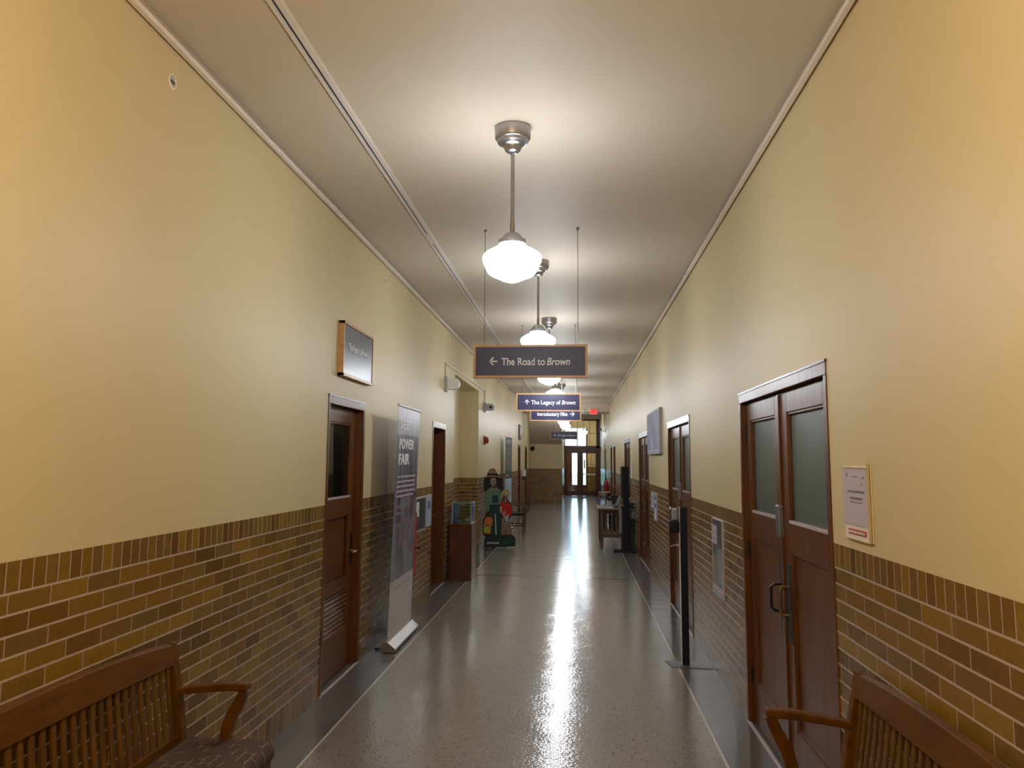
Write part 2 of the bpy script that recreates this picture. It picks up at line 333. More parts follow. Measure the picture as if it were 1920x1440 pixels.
# ---------------------------------------------------------------- mesh helpers
ORG = {}
def tag(o, label=None, cat=None, group=None, kind=None):
    if label: o['label'] = label
    if cat: o['category'] = cat
    if group: o['group'] = group
    if kind: o['kind'] = kind
    return o
def empty(name, loc, label=None, cat=None, group=None, kind=None):
    o = bpy.data.objects.new(name, None); COL.objects.link(o); o.location = loc
    o.empty_display_size = .1
    ORG[o] = Vector(loc)
    return tag(o, label, cat, group, kind)
class MB:
    """collects shapes given in hall coordinates; build() links them as one mesh object"""
    def __init__(s): s.bm = bmesh.new(); s.sm = False
    def box(s, x0, x1, y0, y1, z0, z1, bev=0):
        x0, x1 = sorted((x0, x1)); y0, y1 = sorted((y0, y1)); z0, z1 = sorted((z0, z1))
        g = bmesh.ops.create_cube(s.bm, size=1)
        vs = g['verts']
        for v in vs: v.co = Vector(((x0+x1)/2+v.co.x*(x1-x0), (y0+y1)/2+v.co.y*(y1-y0), (z0+z1)/2+v.co.z*(z1-z0)))
        if bev:
            es = list({e for v in vs for e in v.link_edges})
            bmesh.ops.bevel(s.bm, geom=es, offset=bev, segments=2, affect='EDGES', profile=.5)
        return s
    def slab(s, pts, d):
        """polygon pts (3D, planar) extruded by vector d"""
        d = Vector(d)
        a = [s.bm.verts.new(Vector(p)) for p in pts]; b = [s.bm.verts.new(Vector(p)+d) for p in pts]
        n = len(pts)
        s.bm.faces.new(a); s.bm.faces.new(list(reversed(b)))
        for i in range(n): s.bm.faces.new((a[i], b[i], b[(i+1) % n], a[(i+1) % n]))
        return s
    def lathe(s, prof, c, n=32, axis='Z', cap=True):
        """prof: (radius, height) pairs around a vertical axis through c"""
        c = Vector(c); rings = []
        def P(r, h, a):
            if axis == 'Z': return c+Vector((r*math.cos(a), r*math.sin(a), h))
            if axis == 'X': return c+Vector((h, r*math.cos(a), r*math.sin(a)))
            return c+Vector((r*math.cos(a), h, r*math.sin(a)))
        for r, h in prof:
            if r < 1e-5: rings.append([s.bm.verts.new(P(0, h, 0))])
            else: rings.append([s.bm.verts.new(P(r, h, 2*PI*i/n)) for i in range(n)])
        for a, b in zip(rings, rings[1:]):
            for i in range(n):
                j = (i+1) % n
                if len(a) == 1 and len(b) == 1: continue
                if len(a) == 1: s.bm.faces.new((a[0], b[i], b[j]))
                elif len(b) == 1: s.bm.faces.new((a[i], a[j], b[0]))
                else: s.bm.faces.new((a[i], a[j], b[j], b[i]))
        if cap:
            for r_ in (rings[0], rings[-1]):
                if len(r_) > 2: s.bm.faces.new(r_)
        return s
    def tube(s, pts, r, n=10, cap=True):
        pts = [Vector(p) for p in pts]; rings = []
        rr = r if isinstance(r, (list, tuple)) else [r]*len(pts)
        pu = None
        for i, p in enumerate(pts):
            t = (pts[min(i+1, len(pts)-1)]-pts[max(i-1, 0)]).normalized()
            if pu is None:
                pu = t.orthogonal().normalized()
            pu = (pu-t*pu.dot(t)).normalized(); pv = t.cross(pu)
            rings.append([s.bm.verts.new(p+rr[i]*(math.cos(2*PI*k/n)*pu+math.sin(2*PI*k/n)*pv)) for k in range(n)])
        for a, b in zip(rings, rings[1:]):
            for k in range(n): s.bm.faces.new((a[k], a[(k+1) % n], b[(k+1) % n], b[k]))
        if cap: s.bm.faces.new(rings[0]); s.bm.faces.new(rings[-1])
        return s
    def sweep(s, pts, w_vec, t):
        """flat bar: centreline pts, half width vector w_vec, thickness t in the plane of the path"""
        pts = [Vector(p) for p in pts]; w_ = Vector(w_vec); rings = []
        tt = t if isinstance(t, (list, tuple)) else [t]*len(pts)
        for i, p in enumerate(pts):
            tg = (pts[min(i+1, len(pts)-1)]-pts[max(i-1, 0)]).normalized()
            nn = tg.cross(w_).normalized()*tt[i]/2
            rings.append([s.bm.verts.new(q) for q in (p+w_+nn, p-w_+nn, p-w_-nn, p+w_-nn)])
        for a, b in zip(rings, rings[1:]):
            for k in range(4): s.bm.faces.new((a[k], a[(k+1) % 4], b[(k+1) % 4], b[k]))
        s.bm.faces.new(rings[0]); s.bm.faces.new(rings[-1])
        return s
    def mesh(s, me):
        s.bm.from_mesh(me); return s
    def build(s, name, mat, parent=None, smooth=False, bevel=0, label=None):
        org = Vector((0, 0, 0))
        if parent is not None:
            org = ORG[parent]
        bmesh.ops.recalc_face_normals(s.bm, faces=s.bm.faces)
        if parent is not None: bmesh.ops.translate(s.bm, verts=s.bm.verts, vec=-org)
        me = bpy.data.meshes.new(name); s.bm.to_mesh(me); s.bm.free()
        me.materials.append(M[mat])
        if smooth:
            for p in me.polygons: p.use_smooth = True
            try: me.set_sharp_from_angle(angle=R(40))
            except Exception: pass
        o = bpy.data.objects.new(name, me); COL.objects.link(o)
        if parent is not None: o.parent = parent
        ORG[o] = org
        if bevel:
            md = o.modifiers.new('bevel', 'BEVEL'); md.width = bevel; md.segments = 2; md.limit_method = 'ANGLE'
        if label: o['label'] = label
        return o
def top_mesh(mb, name, mat, loc, label, cat, group=None, smooth=False, bevel=0, kind=None):
    """a thing that is one mesh, its origin at loc"""
    bmesh.ops.translate(mb.bm, verts=mb.bm.verts, vec=-Vector(loc))
    o = mb.build(name, mat, None, smooth, bevel); o.location = loc; ORG[o] = Vector(loc)
    return tag(o, label, cat, group, kind)
def struct(mb, name, mat, label=None, cat=None):
    o = mb.build(name, mat); return tag(o, label, cat, None, 'structure')
def kids(o): return [c for c in bpy.data.objects if c.parent == o]
def copy_tree(o, parent=None):
    c = o.copy(); COL.objects.link(c)
    if parent is not None: c.parent = parent
    for ch in kids(o): copy_tree(ch, c)
    return c

def text_mesh(parts, height, width=None, bold=0.0):
    """parts: (string, italic) pieces set one after another; returns mesh data lying in XY, baseline at 0, centred on x"""
    bm = bmesh.new(); x = 0
    for s_, it in parts:
        cu = bpy.data.curves.new('lettering', 'FONT'); cu.body = s_; cu.size = 1; cu.extrude = .01; cu.offset = bold
        cu.resolution_u = 4
        if it: cu.shear = .25
        ob = bpy.data.objects.new('lettering', cu); COL.objects.link(ob)
        bpy.context.view_layer.update()
        dg = bpy.context.evaluated_depsgraph_get()
        me = bpy.data.meshes.new_from_object(ob.evaluated_get(dg))
        xs = [v.co.x for v in me.vertices]
        wd = max(xs)-min(xs)
        for v in me.vertices: v.co.x += x-min(xs)
        x += wd+.22
        bm.from_mesh(me)
        bpy.data.meshes.remove(me); bpy.data.objects.remove(ob); bpy.data.curves.remove(cu)
    tot = x-.22
    cap = .73
    sy_ = height/cap; sx_ = (width/tot) if width else sy_
    for v in bm.verts: v.co = Vector(((v.co.x-tot/2)*sx_, v.co.y*sy_, v.co.z*.1))
    me = bpy.data.meshes.new('lettering'); bm.to_mesh(me); bm.free()
    return me
def place(me, at, xdir, up=(0, 0, 1)):
    xd = Vector(xdir).normalized(); ud = Vector(up).normalized(); nd = xd.cross(ud)
    mx = Matrix((xd, ud, nd)).transposed().to_4x4(); mx.translation = Vector(at)
    me.transform(mx); return me
def arrow_mesh(size, ang):
    """arrow pointing left when ang=0, in XY"""
    bm = bmesh.new(); s = size
    def bar(a, b, t):
        a = Vector(a); b = Vector(b); d = (b-a).normalized(); n = Vector((-d.y, d.x, 0))*t/2
        vs = [bm.verts.new(Vector((p.x, p.y, z))) for z in (0, .001) for p in (a-n-d*t*.3, a+n-d*t*.3, b+n, b-n)]
        for q in ((0, 1, 2, 3), (7, 6, 5, 4), (0, 4, 5, 1), (1, 5, 6, 2), (2, 6, 7, 3), (3, 7, 4, 0)): bm.faces.new([vs[i] for i in q])
    bar((-s/2, 0, 0), (s/2, 0, 0), s*.17); bar((-s/2, 0, 0), (0, s/2, 0), s*.17); bar((-s/2, 0, 0), (0, -s/2, 0), s*.17)
    bmesh.ops.rotate(bm, verts=bm.verts, matrix=Matrix.Rotation(ang, 3, 'Z'))
    me = bpy.data.meshes.new('arrow'); bm.to_mesh(me); bm.free(); return me
def flat_shape(loops, thick):
    """2D loops (outer, then holes) filled and given thickness; returns a mesh in XY"""
    cu = bpy.data.curves.new('shape', 'CURVE'); cu.dimensions = '2D'; cu.fill_mode = 'BOTH'; cu.extrude = thick/2
    for lp in loops:
        sp_ = cu.splines.new('POLY'); sp_.points.add(len(lp)-1); sp_.use_cyclic_u = True
        for p, q in zip(sp_.points, lp): p.co = (q[0], q[1], 0, 1)
    ob = bpy.data.objects.new('shape', cu); COL.objects.link(ob)
    bpy.context.view_layer.update()
    me = bpy.data.meshes.new_from_object(ob.evaluated_get(bpy.context.evaluated_depsgraph_get()))
    bpy.data.objects.remove(ob); bpy.data.curves.remove(cu)
    return me

# ================================================================ THE BUILDING
LDOORS = [(5.73, 6.77), (10.10, 11.12), (25.3, 26.4), (28.8, 29.9)]
RDOORS = [(3.77, 5.725), (8.21, 10.14), (12.85, 14.78), (17.2, 19.13)]
RSING = [(23.55, 24.75), (25.65, 26.75), (31.0, 32.0)]
ZD = 2.178
def wall_mb(xw, s, y0, y1, opens, th=.3, ztop=ZC+.5):
    mb = MB(); xo = xw+s*th; y = y0
    for o in sorted(opens):
        a, b_, zt, back = o
        mb.box(xw, xo, y, a, 0, ztop); mb.box(xw, xo, a, b_, zt, ztop)
        if back: mb.box(xw+s*back, xo+s*back, a-.02, b_+.02, 0, zt+.05)
        y = b_
    mb.box(xw, xo, y, y1, 0, ztop)
    return mb
mb = MB(); mb.box(XL-3.0, XR+.6, YB-.3, YO+.3, -.2, 0)
struct(mb, 'floor', 'terrazzo')
mb = MB(); mb.box(XL-.6, XR+.4, YB-.3, 27.1, ZC, ZC+.3)
struct(mb, 'ceiling', 'ceiling_paint')
lo = [(LDOORS[0][0], LDOORS[0][1], ZD, 0), (LDOORS[1][0], LDOORS[1][1], ZD, .26), (11.93, 14.95, 2.995, 0)] + [(a, b_, ZD, .2) for a, b_ in LDOORS[2:]]
mb = wall_mb(XL, -1, YB, YE+.02, lo); struct(mb, 'wall_left', 'plaster_and_brick')
mb = MB()
mb.box(-2.18, -2.4, 11.6, 15.3, 0, 3.3); mb.box(-2.135, -2.2, 11.6, 11.93, 0, 3.0); mb.box(-2.135, -2.2, 14.95, 15.3, 0, 3.0); mb.box(-2.135, -2.2, 11.6, 15.3, 2.995, 3.3)
struct(mb, 'wall_recess', 'plaster_and_brick')
ro = [(a, b_, ZD, .2) for a, b_ in RDOORS+RSING]
mb = wall_mb(XR, 1, YB, YO, ro); struct(mb, 'wall_right', 'plaster_and_brick')
mb = MB(); mb.box(XL-.3, XR+.3, YB-.3, YB, 0, ZC+.3); struct(mb, 'wall_back', 'plaster_and_brick')
# end wall, left of the vestibule, and vestibule side
mb = MB(); mb.box(XL-.3, -.56, YE, YE+.3, 0, 4.1); mb.box(-.86, -.56, YE+.3, YO, 0, 4.1)
struct(mb, 'wall_end', 'plaster_and_brick')
mb = MB(); mb.box(XL-.3, XR+.3, 27.1, 28.6, 3.345, 4.1); struct(mb, 'trim_1', 'ceiling_paint')
mb = MB(); mb.box(XL-.3, XR+.3, 28.6, YO+.3, 4.0, 4.2); struct(mb, 'ceiling_vestibule', 'ceiling_paint')
# sloped soffit that runs down to the end wall on the left
mb = MB(); mb.slab([(XL, 29.3, 3.55), (XL, YE, 2.34), (XL, YE, 3.9), (XL, 29.3, 3.9)], (-.56-XL, 0, 0))
struct(mb, 'trim_2', 'ceiling_paint')
# picture rails
for n_, (xw, s) in enumerate(((XL, -1), (XR, 1))):
    mb = MB(); mb.box(xw-s*.040, xw-s*.016, YB, 27.1, 3.560, 3.590); mb.box(xw-s*.040, xw+s*.01, YB, 27.1, 3.586, 3.594); mb.box(xw-s*.010, xw+s*.01, YB, 27.1, 3.594, ZC)
    struct(mb, 'trim_%d' % (3+n_), 'rail_paint')
# room behind the first left door
mb = MB()
mb.box(-4.2, -4.4, 4.3, 8.2, 0, 3.0); mb.box(XL-.3, -4.4, 4.1, 4.3, 0, 3.0); mb.box(XL-.3, -4.4, 8.2, 8.4, 0, 3.0); mb.box(XL-.25, -4.4, 4.1, 8.4, 3.0, 3.2)
struct(mb, 'wall_office', 'room_paint')
mb = MB(); mb.box(-4.4, XL-2.9, 4.1, 8.4, -.2, 0); struct(mb, 'floor_office', 'terrazzo')

root = empty('office_fill_lamp', (-3.0, 7.2, 3.0), 'added fill lamp on the ceiling of the room behind the nearest left door', 'ceiling lamp')  # added only to brighten the room behind the door glass
MB().lathe([(0, 0), (.15, 0), (.14, -.06), (0, -.08)], (-3.0, 7.2, 3.0), 20, cap=False).build('globe_shade', 'office_fill_glow', root, True)
root = empty('office_partition', (-2.6, 8.13, 0), 'pale partition board seen through the glass of the nearest left door', 'partition')
MB().box(-2.9, -2.36, 8.10, 8.16, 1.72, 2.3).build('upper_board', 'rail_paint', root)
MB().box(-2.9, -2.38, 8.10, 8.16, 0, 1.70).build('lower_board', 'print_blue', root)
MB().box(-2.38, -2.355, 8.08, 8.17, 0, 1.71).build('post', 'black_plastic', root)
# ---------------------------------------------------------------- doors
def hinge(parent, x, s, y, z0, z1):
    MB().lathe([(.009, 0), (.009, z1-z0)], (x-s*.006, y, z0), 10).box(x-s*.002, x+s*.01, y-.022, y+.022, z0+.005, z1-.005).build('hinge', 'iron_bronze', parent, True)
def leaf(root, s, xw, y0, y1, hy, gz=(1.385, 1.99), pz=(.285, 1.225), glass_mat='frosted_glass', louver=None, meet=None, stile=.13, d0=.03, small=False):
    """framed door leaf; hy is the hinge edge; s=+1 right wall, -1 left wall"""
    xa, xb = xw+s*d0, xw+s*(d0+.045)
    zt = 2.108
    g0, g1 = y0+stile, y1-stile
    mb = MB()
    mb.box(xa, xb, y0, g0, .008, zt); mb.box(xa, xb, g1, y1, .008, zt)
    mb.box(xa, xb, g0, g1, gz[1], zt); mb.box(xa, xb, g0, g1, pz[1], gz[0]); 
    lowtop = pz[0]
    mb.box(xa, xb, g0, g1, .008, lowtop)
    if louver:
        mb.box(xa, xb, g0, g1, louver[1], louver[1]+.09)
        mb.box(xb-s*.015, xb, g0, g1, louver[1]+.09, pz[1])
    else:
        mb.box(xa+s*.018, xb, g0, g1, lowtop, pz[1])
    lf = mb.build('door_leaf', 'door_wood', root, bevel=.003)
    # mouldings round glass and panel
    mo = MB(); t = .014
    for (za, zb_) in ((gz[0], gz[1]), ((louver[1]+.09) if louver else lowtop, pz[1])):
        xm = xa+s*.006; xn = xa+s*.022
        mo.box(xm, xn, g0, g0+t, za, zb_); mo.box(xm, xn, g1-t, g1, za, zb_); mo.box(xm, xn, g0, g1, zb_-t, zb_)
        mo.box(xm, xn, g0, g1, za, za+t)
    mo.build('moulding', 'door_wood', lf, bevel=.003)
    MB().box(xa-s*.004, xa+s*.01, g0, g1, gz[0]-.004, gz[0]+.012).build('glass_bead', 'sill_light', lf)
    MB().box(xa+s*.022, xa+s*.028, g0, g1, gz[0], gz[1]).build('glass_pane', glass_mat, lf)
    if louver:
        lv = MB(); n = 9
        z0, z1 = louver
        for i in range(n):
            z = z0+.012+(z1-z0-.02)*i/(n-1)
            lv.slab([(xa+s*.004, g0, z-.012), (xa+s*.03, g0, z+.018), (xa+s*.035, g0, z+.012), (xa+s*.009, g0, z-.018)], (0, g1-g0, 0))
        lv.build('louver', 'door_wood', lf)
        MB().box(xb-s*.006, xb-s*.002, g0, g1, z0-.02, z1+.04).build('louver_backing', 'plain_dark', lf)
        mo = MB(); 
        mo.box(xa-s*.004, xa+s*.01, g0, g1, z1+.005, z1+.025); mo.box(xa-s*.004, xa+s*.01, g0, g1, z0-.03, z0-.01)
        mo.build('louver_trim', 'door_wood', lf)
    if not small:
        for za, zb_ in ((.26, .36), (1.07, 1.18), (1.85, 1.965)): hinge(lf, xa, s, hy, za, zb_)
    else:
        hinge(lf, xa, s, hy, 1.85, 1.96)
    return lf, xa
def frame(root, s, xw, Y0, Y1, depth=.16, jw=.042):
    mb = MB()
    mb.box(xw-s*.006, xw+s*depth, Y0, Y0+jw, 0, 2.114); mb.box(xw-s*.006, xw+s*depth, Y1-jw, Y1, 0, 2.114); mb.box(xw-s*.006, xw+s*depth, Y0, Y1, 2.114, ZD)
    mb.build('door_frame', 'door_wood', root, bevel=.003)
    MB().box(xw-s*.010, xw+s*.006, Y0, Y1, 0, .008).build('threshold', 'sill_light', root)
    MB().box(xw-s*.011, xw+s*.02, Y0-.006, Y1+.006, ZD-.004, ZD+.008).build('head_shadow_line', 'case_wood', root)  # dark sliver standing in for the shadow line above the door head
dn = [0]
def door_root(s, xw, Y0, Y1, txt):
    dn[0] += 1
    return empty('door_%d' % dn[0], (xw, (Y0+Y1)/2, 0), txt, 'door', None, 'structure')
def double_door(Y0, Y1, txt, full=True):
    s, xw = 1, XR
    root = door_root(s, xw, Y0, Y1, txt); frame(root, s, xw, Y0, Y1)
    ym = (Y0+Y1)/2
    a, xa = leaf(root, s, xw, Y0+.046, ym-.003, Y0+.046, small=not full)
    b_, xa = leaf(root, s, xw, ym+.003, Y1-.046, Y1-.046, small=not full)
    # astragal strip on the far leaf
    MB().box(xa-s*.012, xa, ym-.003, ym+.03, .01, 2.1).build('astragal', 'door_wood', b_)
    MB().box(xa-s*.004, xa+s*.001, ym-.115, ym-.02, .73, 1.155).build('push_plate', 'plate_black', a)
    MB().box(xa-s*.004, xa+s*.001, ym+.035, ym+.125, .76, 1.165).build('push_plate', 'plate_black', b_)
    def pull(p, y, mat, dx=.07):
        z0, z1 = .875, 1.025
        MB().tube([(xa-s*.002, y, z0), (xa-s*.04, y, z0), (xa-s*dx, y, z0+.02), (xa-s*dx, y, z1-.02), (xa-s*.04, y, z1), (xa-s*.002, y, z1)], .009, 8).build('pull_handle', mat, p, True)
    pull(b_, ym+.08, 'black_plastic', .065); pull(a, ym-.06, 'brass', .045)
    MB().box(xa-s*.03, xa, ym-.01, ym+.065, 1.29, 1.47, .006).build('lock_case', 'grey_metal', b_)
    return root
double_door(*RDOORS[0], 'wide double wooden door in the right wall, closest, behind the right bench')
double_door(*RDOORS[1], 'double wooden door in the right wall directly behind the hand sanitizer stand')
double_door(*RDOORS[2], 'double wooden door in the right wall just beyond the pale framed picture')
double_door(*RDOORS[3], 'double wooden door in the right wall behind the slatted table', False)
def single_door(s, xw, Y0, Y1, txt, depth=.14, d0=.06, far_handle=True, simple_=False, glass_mat='clear_glass', louver=None, solid=False):
    root = door_root(s, xw, Y0, Y1, txt); frame(root, s, xw, Y0, Y1, depth, .05)
    if solid:
        xa = xw+s*d0
        mb = MB(); mb.box(xa, xa+s*.045, Y0+.05, Y1-.05, .008, 2.11)
        lf = mb.build('door_leaf', 'door_wood', root)
        mo = MB()
        for za, zb_ in ((.25, 1.0), (1.2, 1.95)): mo.box(xa-s*.008, xa+s*.002, Y0+.17, Y1-.17, za, zb_)
        mo.build('door_panel', 'door_wood', lf, bevel=.006)
    else:
        lf, xa = leaf(root, s, xw, Y0+.052, Y1-.052, Y0+.052, pz=(.285, 1.24) if not louver else (.33, 1.24), glass_mat=glass_mat, louver=louver, d0=d0, small=simple_)
    y = Y1-.052-.06
    MB().box(xa-s*.004, xa+s*.001, y-.03, y+.03, .82, 1.09).build('lock_plate', 'iron_bronze', lf)
    MB().tube([(xa, y, .93), (xa-s*.05, y, .93), (xa-s*.055, y-.03, .93), (xa-s*.05, y-.11, .925)], .010, 8).build('lever_handle', 'brass', lf, True)
    MB().lathe([(.016, 0), (.016, .02)], (xa-s*.012 if s > 0 else xa-.004, y, 1.03), 12, 'X').build('lock_cylinder', 'iron_bronze', lf, True)
    return root
single_door(-1, XL, *LDOORS[0], 'wooden door with clear glass and a louvered vent, closest on the left wall', depth=.106, louver=(.33, .635))
single_door(-1, XL, *LDOORS[1], 'wooden door set deep in the left wall just before the glass display case', depth=.26, d0=.16, solid=True)
single_door(-1, XL, *LDOORS[2], 'wooden door in the left wall below the bronze plaque', depth=.2, d0=.1, solid=True)
single_door(-1, XL, *LDOORS[3], 'dark wooden door at the far corner of the left wall', depth=.2, d0=.08, solid=True)
for q, t_ in zip(RSING, ('narrow wooden door in the right wall beyond the slatted table, nearer of a pair', 'narrow wooden door in the right wall, farther of a pair near the drinking fountain', 'last narrow wooden door of the right wall by the exit')):
    single_door(1, XR, *q, t_, depth=.18, d0=.05, simple_=True, glass_mat='frosted_glass')

# ---------------------------------------------------------------- exit doors and vestibule beyond
def exit_assembly():
    root = empty('door_%d' % (dn[0]+1), (.28, YD, 0), 'brown glazed double exit door with a tall transom at the end of the hall', 'door', None, 'structure'); dn[0] += 1
    y0, y1 = YD, YD+.10
    mb = MB()
    mb.box(.965, XR, y0, y1, 0, 3.70); mb.box(-.56, -.53, y0, y1, 0, 3.70); mb.box(-.56, XR, y0, y1, 3.62, 3.70); mb.box(-.56, XR, y0, y1, 2.29, 2.41)
    mb.build('door_frame', 'door_wood', root, bevel=.006)
    mb = MB(); mb.box(-.56, XR, y0, y1+.1, 3.70, 4.05); mb.build('wall_above', 'ceiling_paint', root)
    tr = MB()
    for x in (-.24, .07, .37, .66): tr.box(x-.010, x+.010, y0+.03, y0+.06, 2.41, 3.62)
    tr.box(-.53, .965, y0+.03, y0+.06, 3.0, 3.02)
    g = MB().box(-.53, .965, y0+.04, y0+.045, 2.41, 3.62).build('transom_glass', 'clear_glass', root)
    tr.build('muntins', 'dark_metal', g)
    for (a, b_, g0, g1, open_) in ((-.53, .178, -.445, .045, 1), (.182, .965, .33, .962-.03, 0)):
        mb = MB(); yy = y0+.02
        mb.box(a, g0, yy, yy+.05, .01, 2.29); mb.box(g1, b_, yy, yy+.05, .01, 2.29); mb.box(g0, g1, yy, yy+.05, 2.045, 2.29); mb.box(g0, g1, yy, yy+.05, .01, .26)
        lf = mb.build('door_leaf', 'door_wood', root, bevel=.004)
        MB().box(g0, g1, yy+.02, yy+.026, .26, 2.045).build('glass_pane', 'clear_glass', lf)
        mu = MB(); n = 3
        for k in range(1, n): x = g0+(g1-g0)*k/n; mu.box(x-.006, x+.006, yy+.01, yy+.035, .26, 2.045)
        for z in (.9, 1.49): mu.box(g0, g1, yy+.01, yy+.035, z-.006, z+.006)
        mu.build('muntins', 'dark_metal', lf)
        MB().box(g0, g1, yy-.02, yy-.005, 1.02, 1.07).build('push_bar', 'steel', lf) if a > 0 else MB().box(g0-.06, g0+.02, yy-.03, yy, .95, 1.2).build('lock_case', 'black_plastic', lf)
exit_assembly()
# outer wall of the porch with its own glazed doors
mb = MB()
mb.box(-1.0, -.86, YO, YO+.2, 0, 4.1); mb.box(.62, XR+.3, YO, YO+.2, 0, 4.1); mb.box(-.9, .62, YO, YO+.2, 3.45, 4.1)
struct(mb, 'wall_porch', 'plaster_and_brick')
def outer_door():
    root = empty('door_%d' % (dn[0]+1), (-.1, YO, 0), 'outer porch door with bright daylight through its glass', 'door', None, 'structure'); dn[0] += 1
    mb = MB(); yy = YO+.05
    mb.box(-.9, .62, yy, yy+.08, 2.12, 2.5); mb.box(-.9, -.22, yy, yy+.08, 0, 2.12); mb.box(.05, .36, yy, yy+.08, 0, 2.12); mb.box(.52, .62, yy, yy+.08, 0, 3.45)
    mb.box(-.22, .05, yy, yy+.08, 0, .38); mb.box(.36, .52, yy, yy+.08, 0, .38)
    mb.build('door_frame', 'door_wood', root)
    mb = MB()
    for x in (-.45, .05): mb.box(x-.02, x+.02, yy, yy+.08, 2.5, 3.45)
    mb.build('transom_bars', 'door_wood', root)
    MB().box(-.9, .62, yy+.04, yy+.045, .38, 3.45).build('glass_pane', 'clear_glass', root)
    MB().box(.40, .50, YO+.03, YO+.045, 1.25, 1.75).build('notice', 'paper_white', root)
outer_door()
root = empty('porch_fill_lamp', (.3, 41.6, 4.0), 'added round fill lamp on the porch ceiling behind the exit doors', 'ceiling lamp')  # unseen lamp added to light the porch behind the transom
MB().lathe([(0, 0), (.20, 0), (.20, -.03), (0, -.03)], (.3, 41.6, 4.0), 28, cap=False).build('base', 'brushed_nickel', root, True)
MB().lathe([(.19, -.03), (.17, -.09), (.10, -.13), (0, -.14)], (.3, 41.6, 4.0), 28, cap=False).build('globe_shade', 'porch_fill_glow', root, True)
pl = bpy.data.lights.new('daylight_portal', 'AREA'); pl.shape = 'RECTANGLE'; pl.size = 1.6; pl.size_y = 3.2
po = bpy.data.objects.new('daylight_portal', pl); COL.objects.link(po); po.location = (-.12, YO+.35, 1.9); po.rotation_euler = (R(-90), 0, 0); pl.cycles.is_portal = True
mb = MB(); mb.box(-40, 40, YO+.3, 48, -.25, -.1); struct(mb, 'floor_outside', 'paving')
mb = MB(); mb.box(-60, 60, 48, 120, -.25, -.12); struct(mb, 'ground_lawn', 'lawn')

# ================================================================ PENDANT LAMPS
def pendant(x, y, zc, drop, label, group, gmat='lamp_glass', k=1.0):
    """zc ceiling height, drop = ceiling to the widest ring of the globe"""
    root = empty('pendant_lamp', (x, y, zc), label, 'pendant lamp', group)
    c = (x, y, zc)
    MB().lathe([(0, 0), (.103, 0), (.103, -.062), (.098, -.072), (.090, -.076), (.088, -.092), (.070, -.096), (.068, -.104), (.052, -.112), (.044, -.138), (.030, -.150), (0, -.152)], c, 40, cap=False).build('canopy', 'brushed_nickel', root, True)
    zg = -drop
    MB().lathe([(.011, -.150), (.011, zg+.20)], c, 16).lathe([(.014, zg+.20), (.014, zg+.135)], c, 16).build('rod', 'brushed_nickel', root, True)
    MB().lathe([(0, zg+.137), (.034, zg+.137), (.044, zg+.130), (.058, zg+.108), (.070, zg+.100), (.070, zg+.096), (0, zg+.096)], c, 40, cap=False).build('fitter_cap', 'brushed_nickel', root, True)
    MB().lathe([(.074, zg+.100), (.078, zg+.097), (.078, zg+.074), (.074, zg+.070)], c, 40, cap=False).build('fitter_ring', 'brushed_nickel', root, True)
    MB().lathe([(.072, zg+.080), (.074, zg+.068), (.084, zg+.058), (.115, zg+.042), (.148, zg+.022), (.163, zg+.008), (.168, zg-.008), (.166, zg-.022), (.154, zg-.052), (.140, zg-.082), (.130, zg-.096), (.112, zg-.108), (.080, zg-.122), (.055, zg-.134), (.030, zg-.143), (0, zg-.146)], c, 40, cap=False).build('globe_shade', gmat, root, True)
    return root
lam = pendant(-.357, 4.38, ZC, .765, 'schoolhouse pendant lamp with white globe, nearest and largest', None)
ordi = {1: 'second schoolhouse pendant lamp, hanging just behind the nearest hanging sign', 2: 'schoolhouse pendant lamp whose globe tip shows right under the nearest hanging sign',
        3: 'schoolhouse pendant lamp resting visually on top of the second hanging sign', 4: 'schoolhouse pendant lamp hidden mostly by the second hanging sign', 5: 'schoolhouse pendant lamp behind the third hanging sign',
        6: 'schoolhouse pendant lamp showing just below the third hanging sign', 7: 'last schoolhouse pendant lamp of the row, above the farthest hanging sign'}
for k in range(1, 8):
    c = copy_tree(lam); c.location = (-.357, 4.38+3.12*k, ZC) if k < 7 else (-.357, 26.1, ZC)
    c['label'] = ordi[k]; c['group'] = 'schoolhouse pendant lamps down the hall'
lam['group'] = 'schoolhouse pendant lamps down the hall'
pendant(.322, 35.0, 4.0, 1.06, 'pendant lamp hanging in the vestibule before the exit transom', None)
pendant(-.357, 29.5, 4.0, 1.03, 'added fill lamp on a pendant beyond the ceiling beam, just over the farthest hanging sign', None)  # extra lamp added to brighten the end wall past the beam
pendant(-.357, 1.2, ZC, .765, 'warm pendant lamp behind the photographer', 'lamps behind the photographer', 'warm_lamp_glass')
pendant(-.357, -1.9, ZC, .765, 'warm pendant lamp farthest behind the photographer', 'lamps behind the photographer', 'warm_lamp_glass')

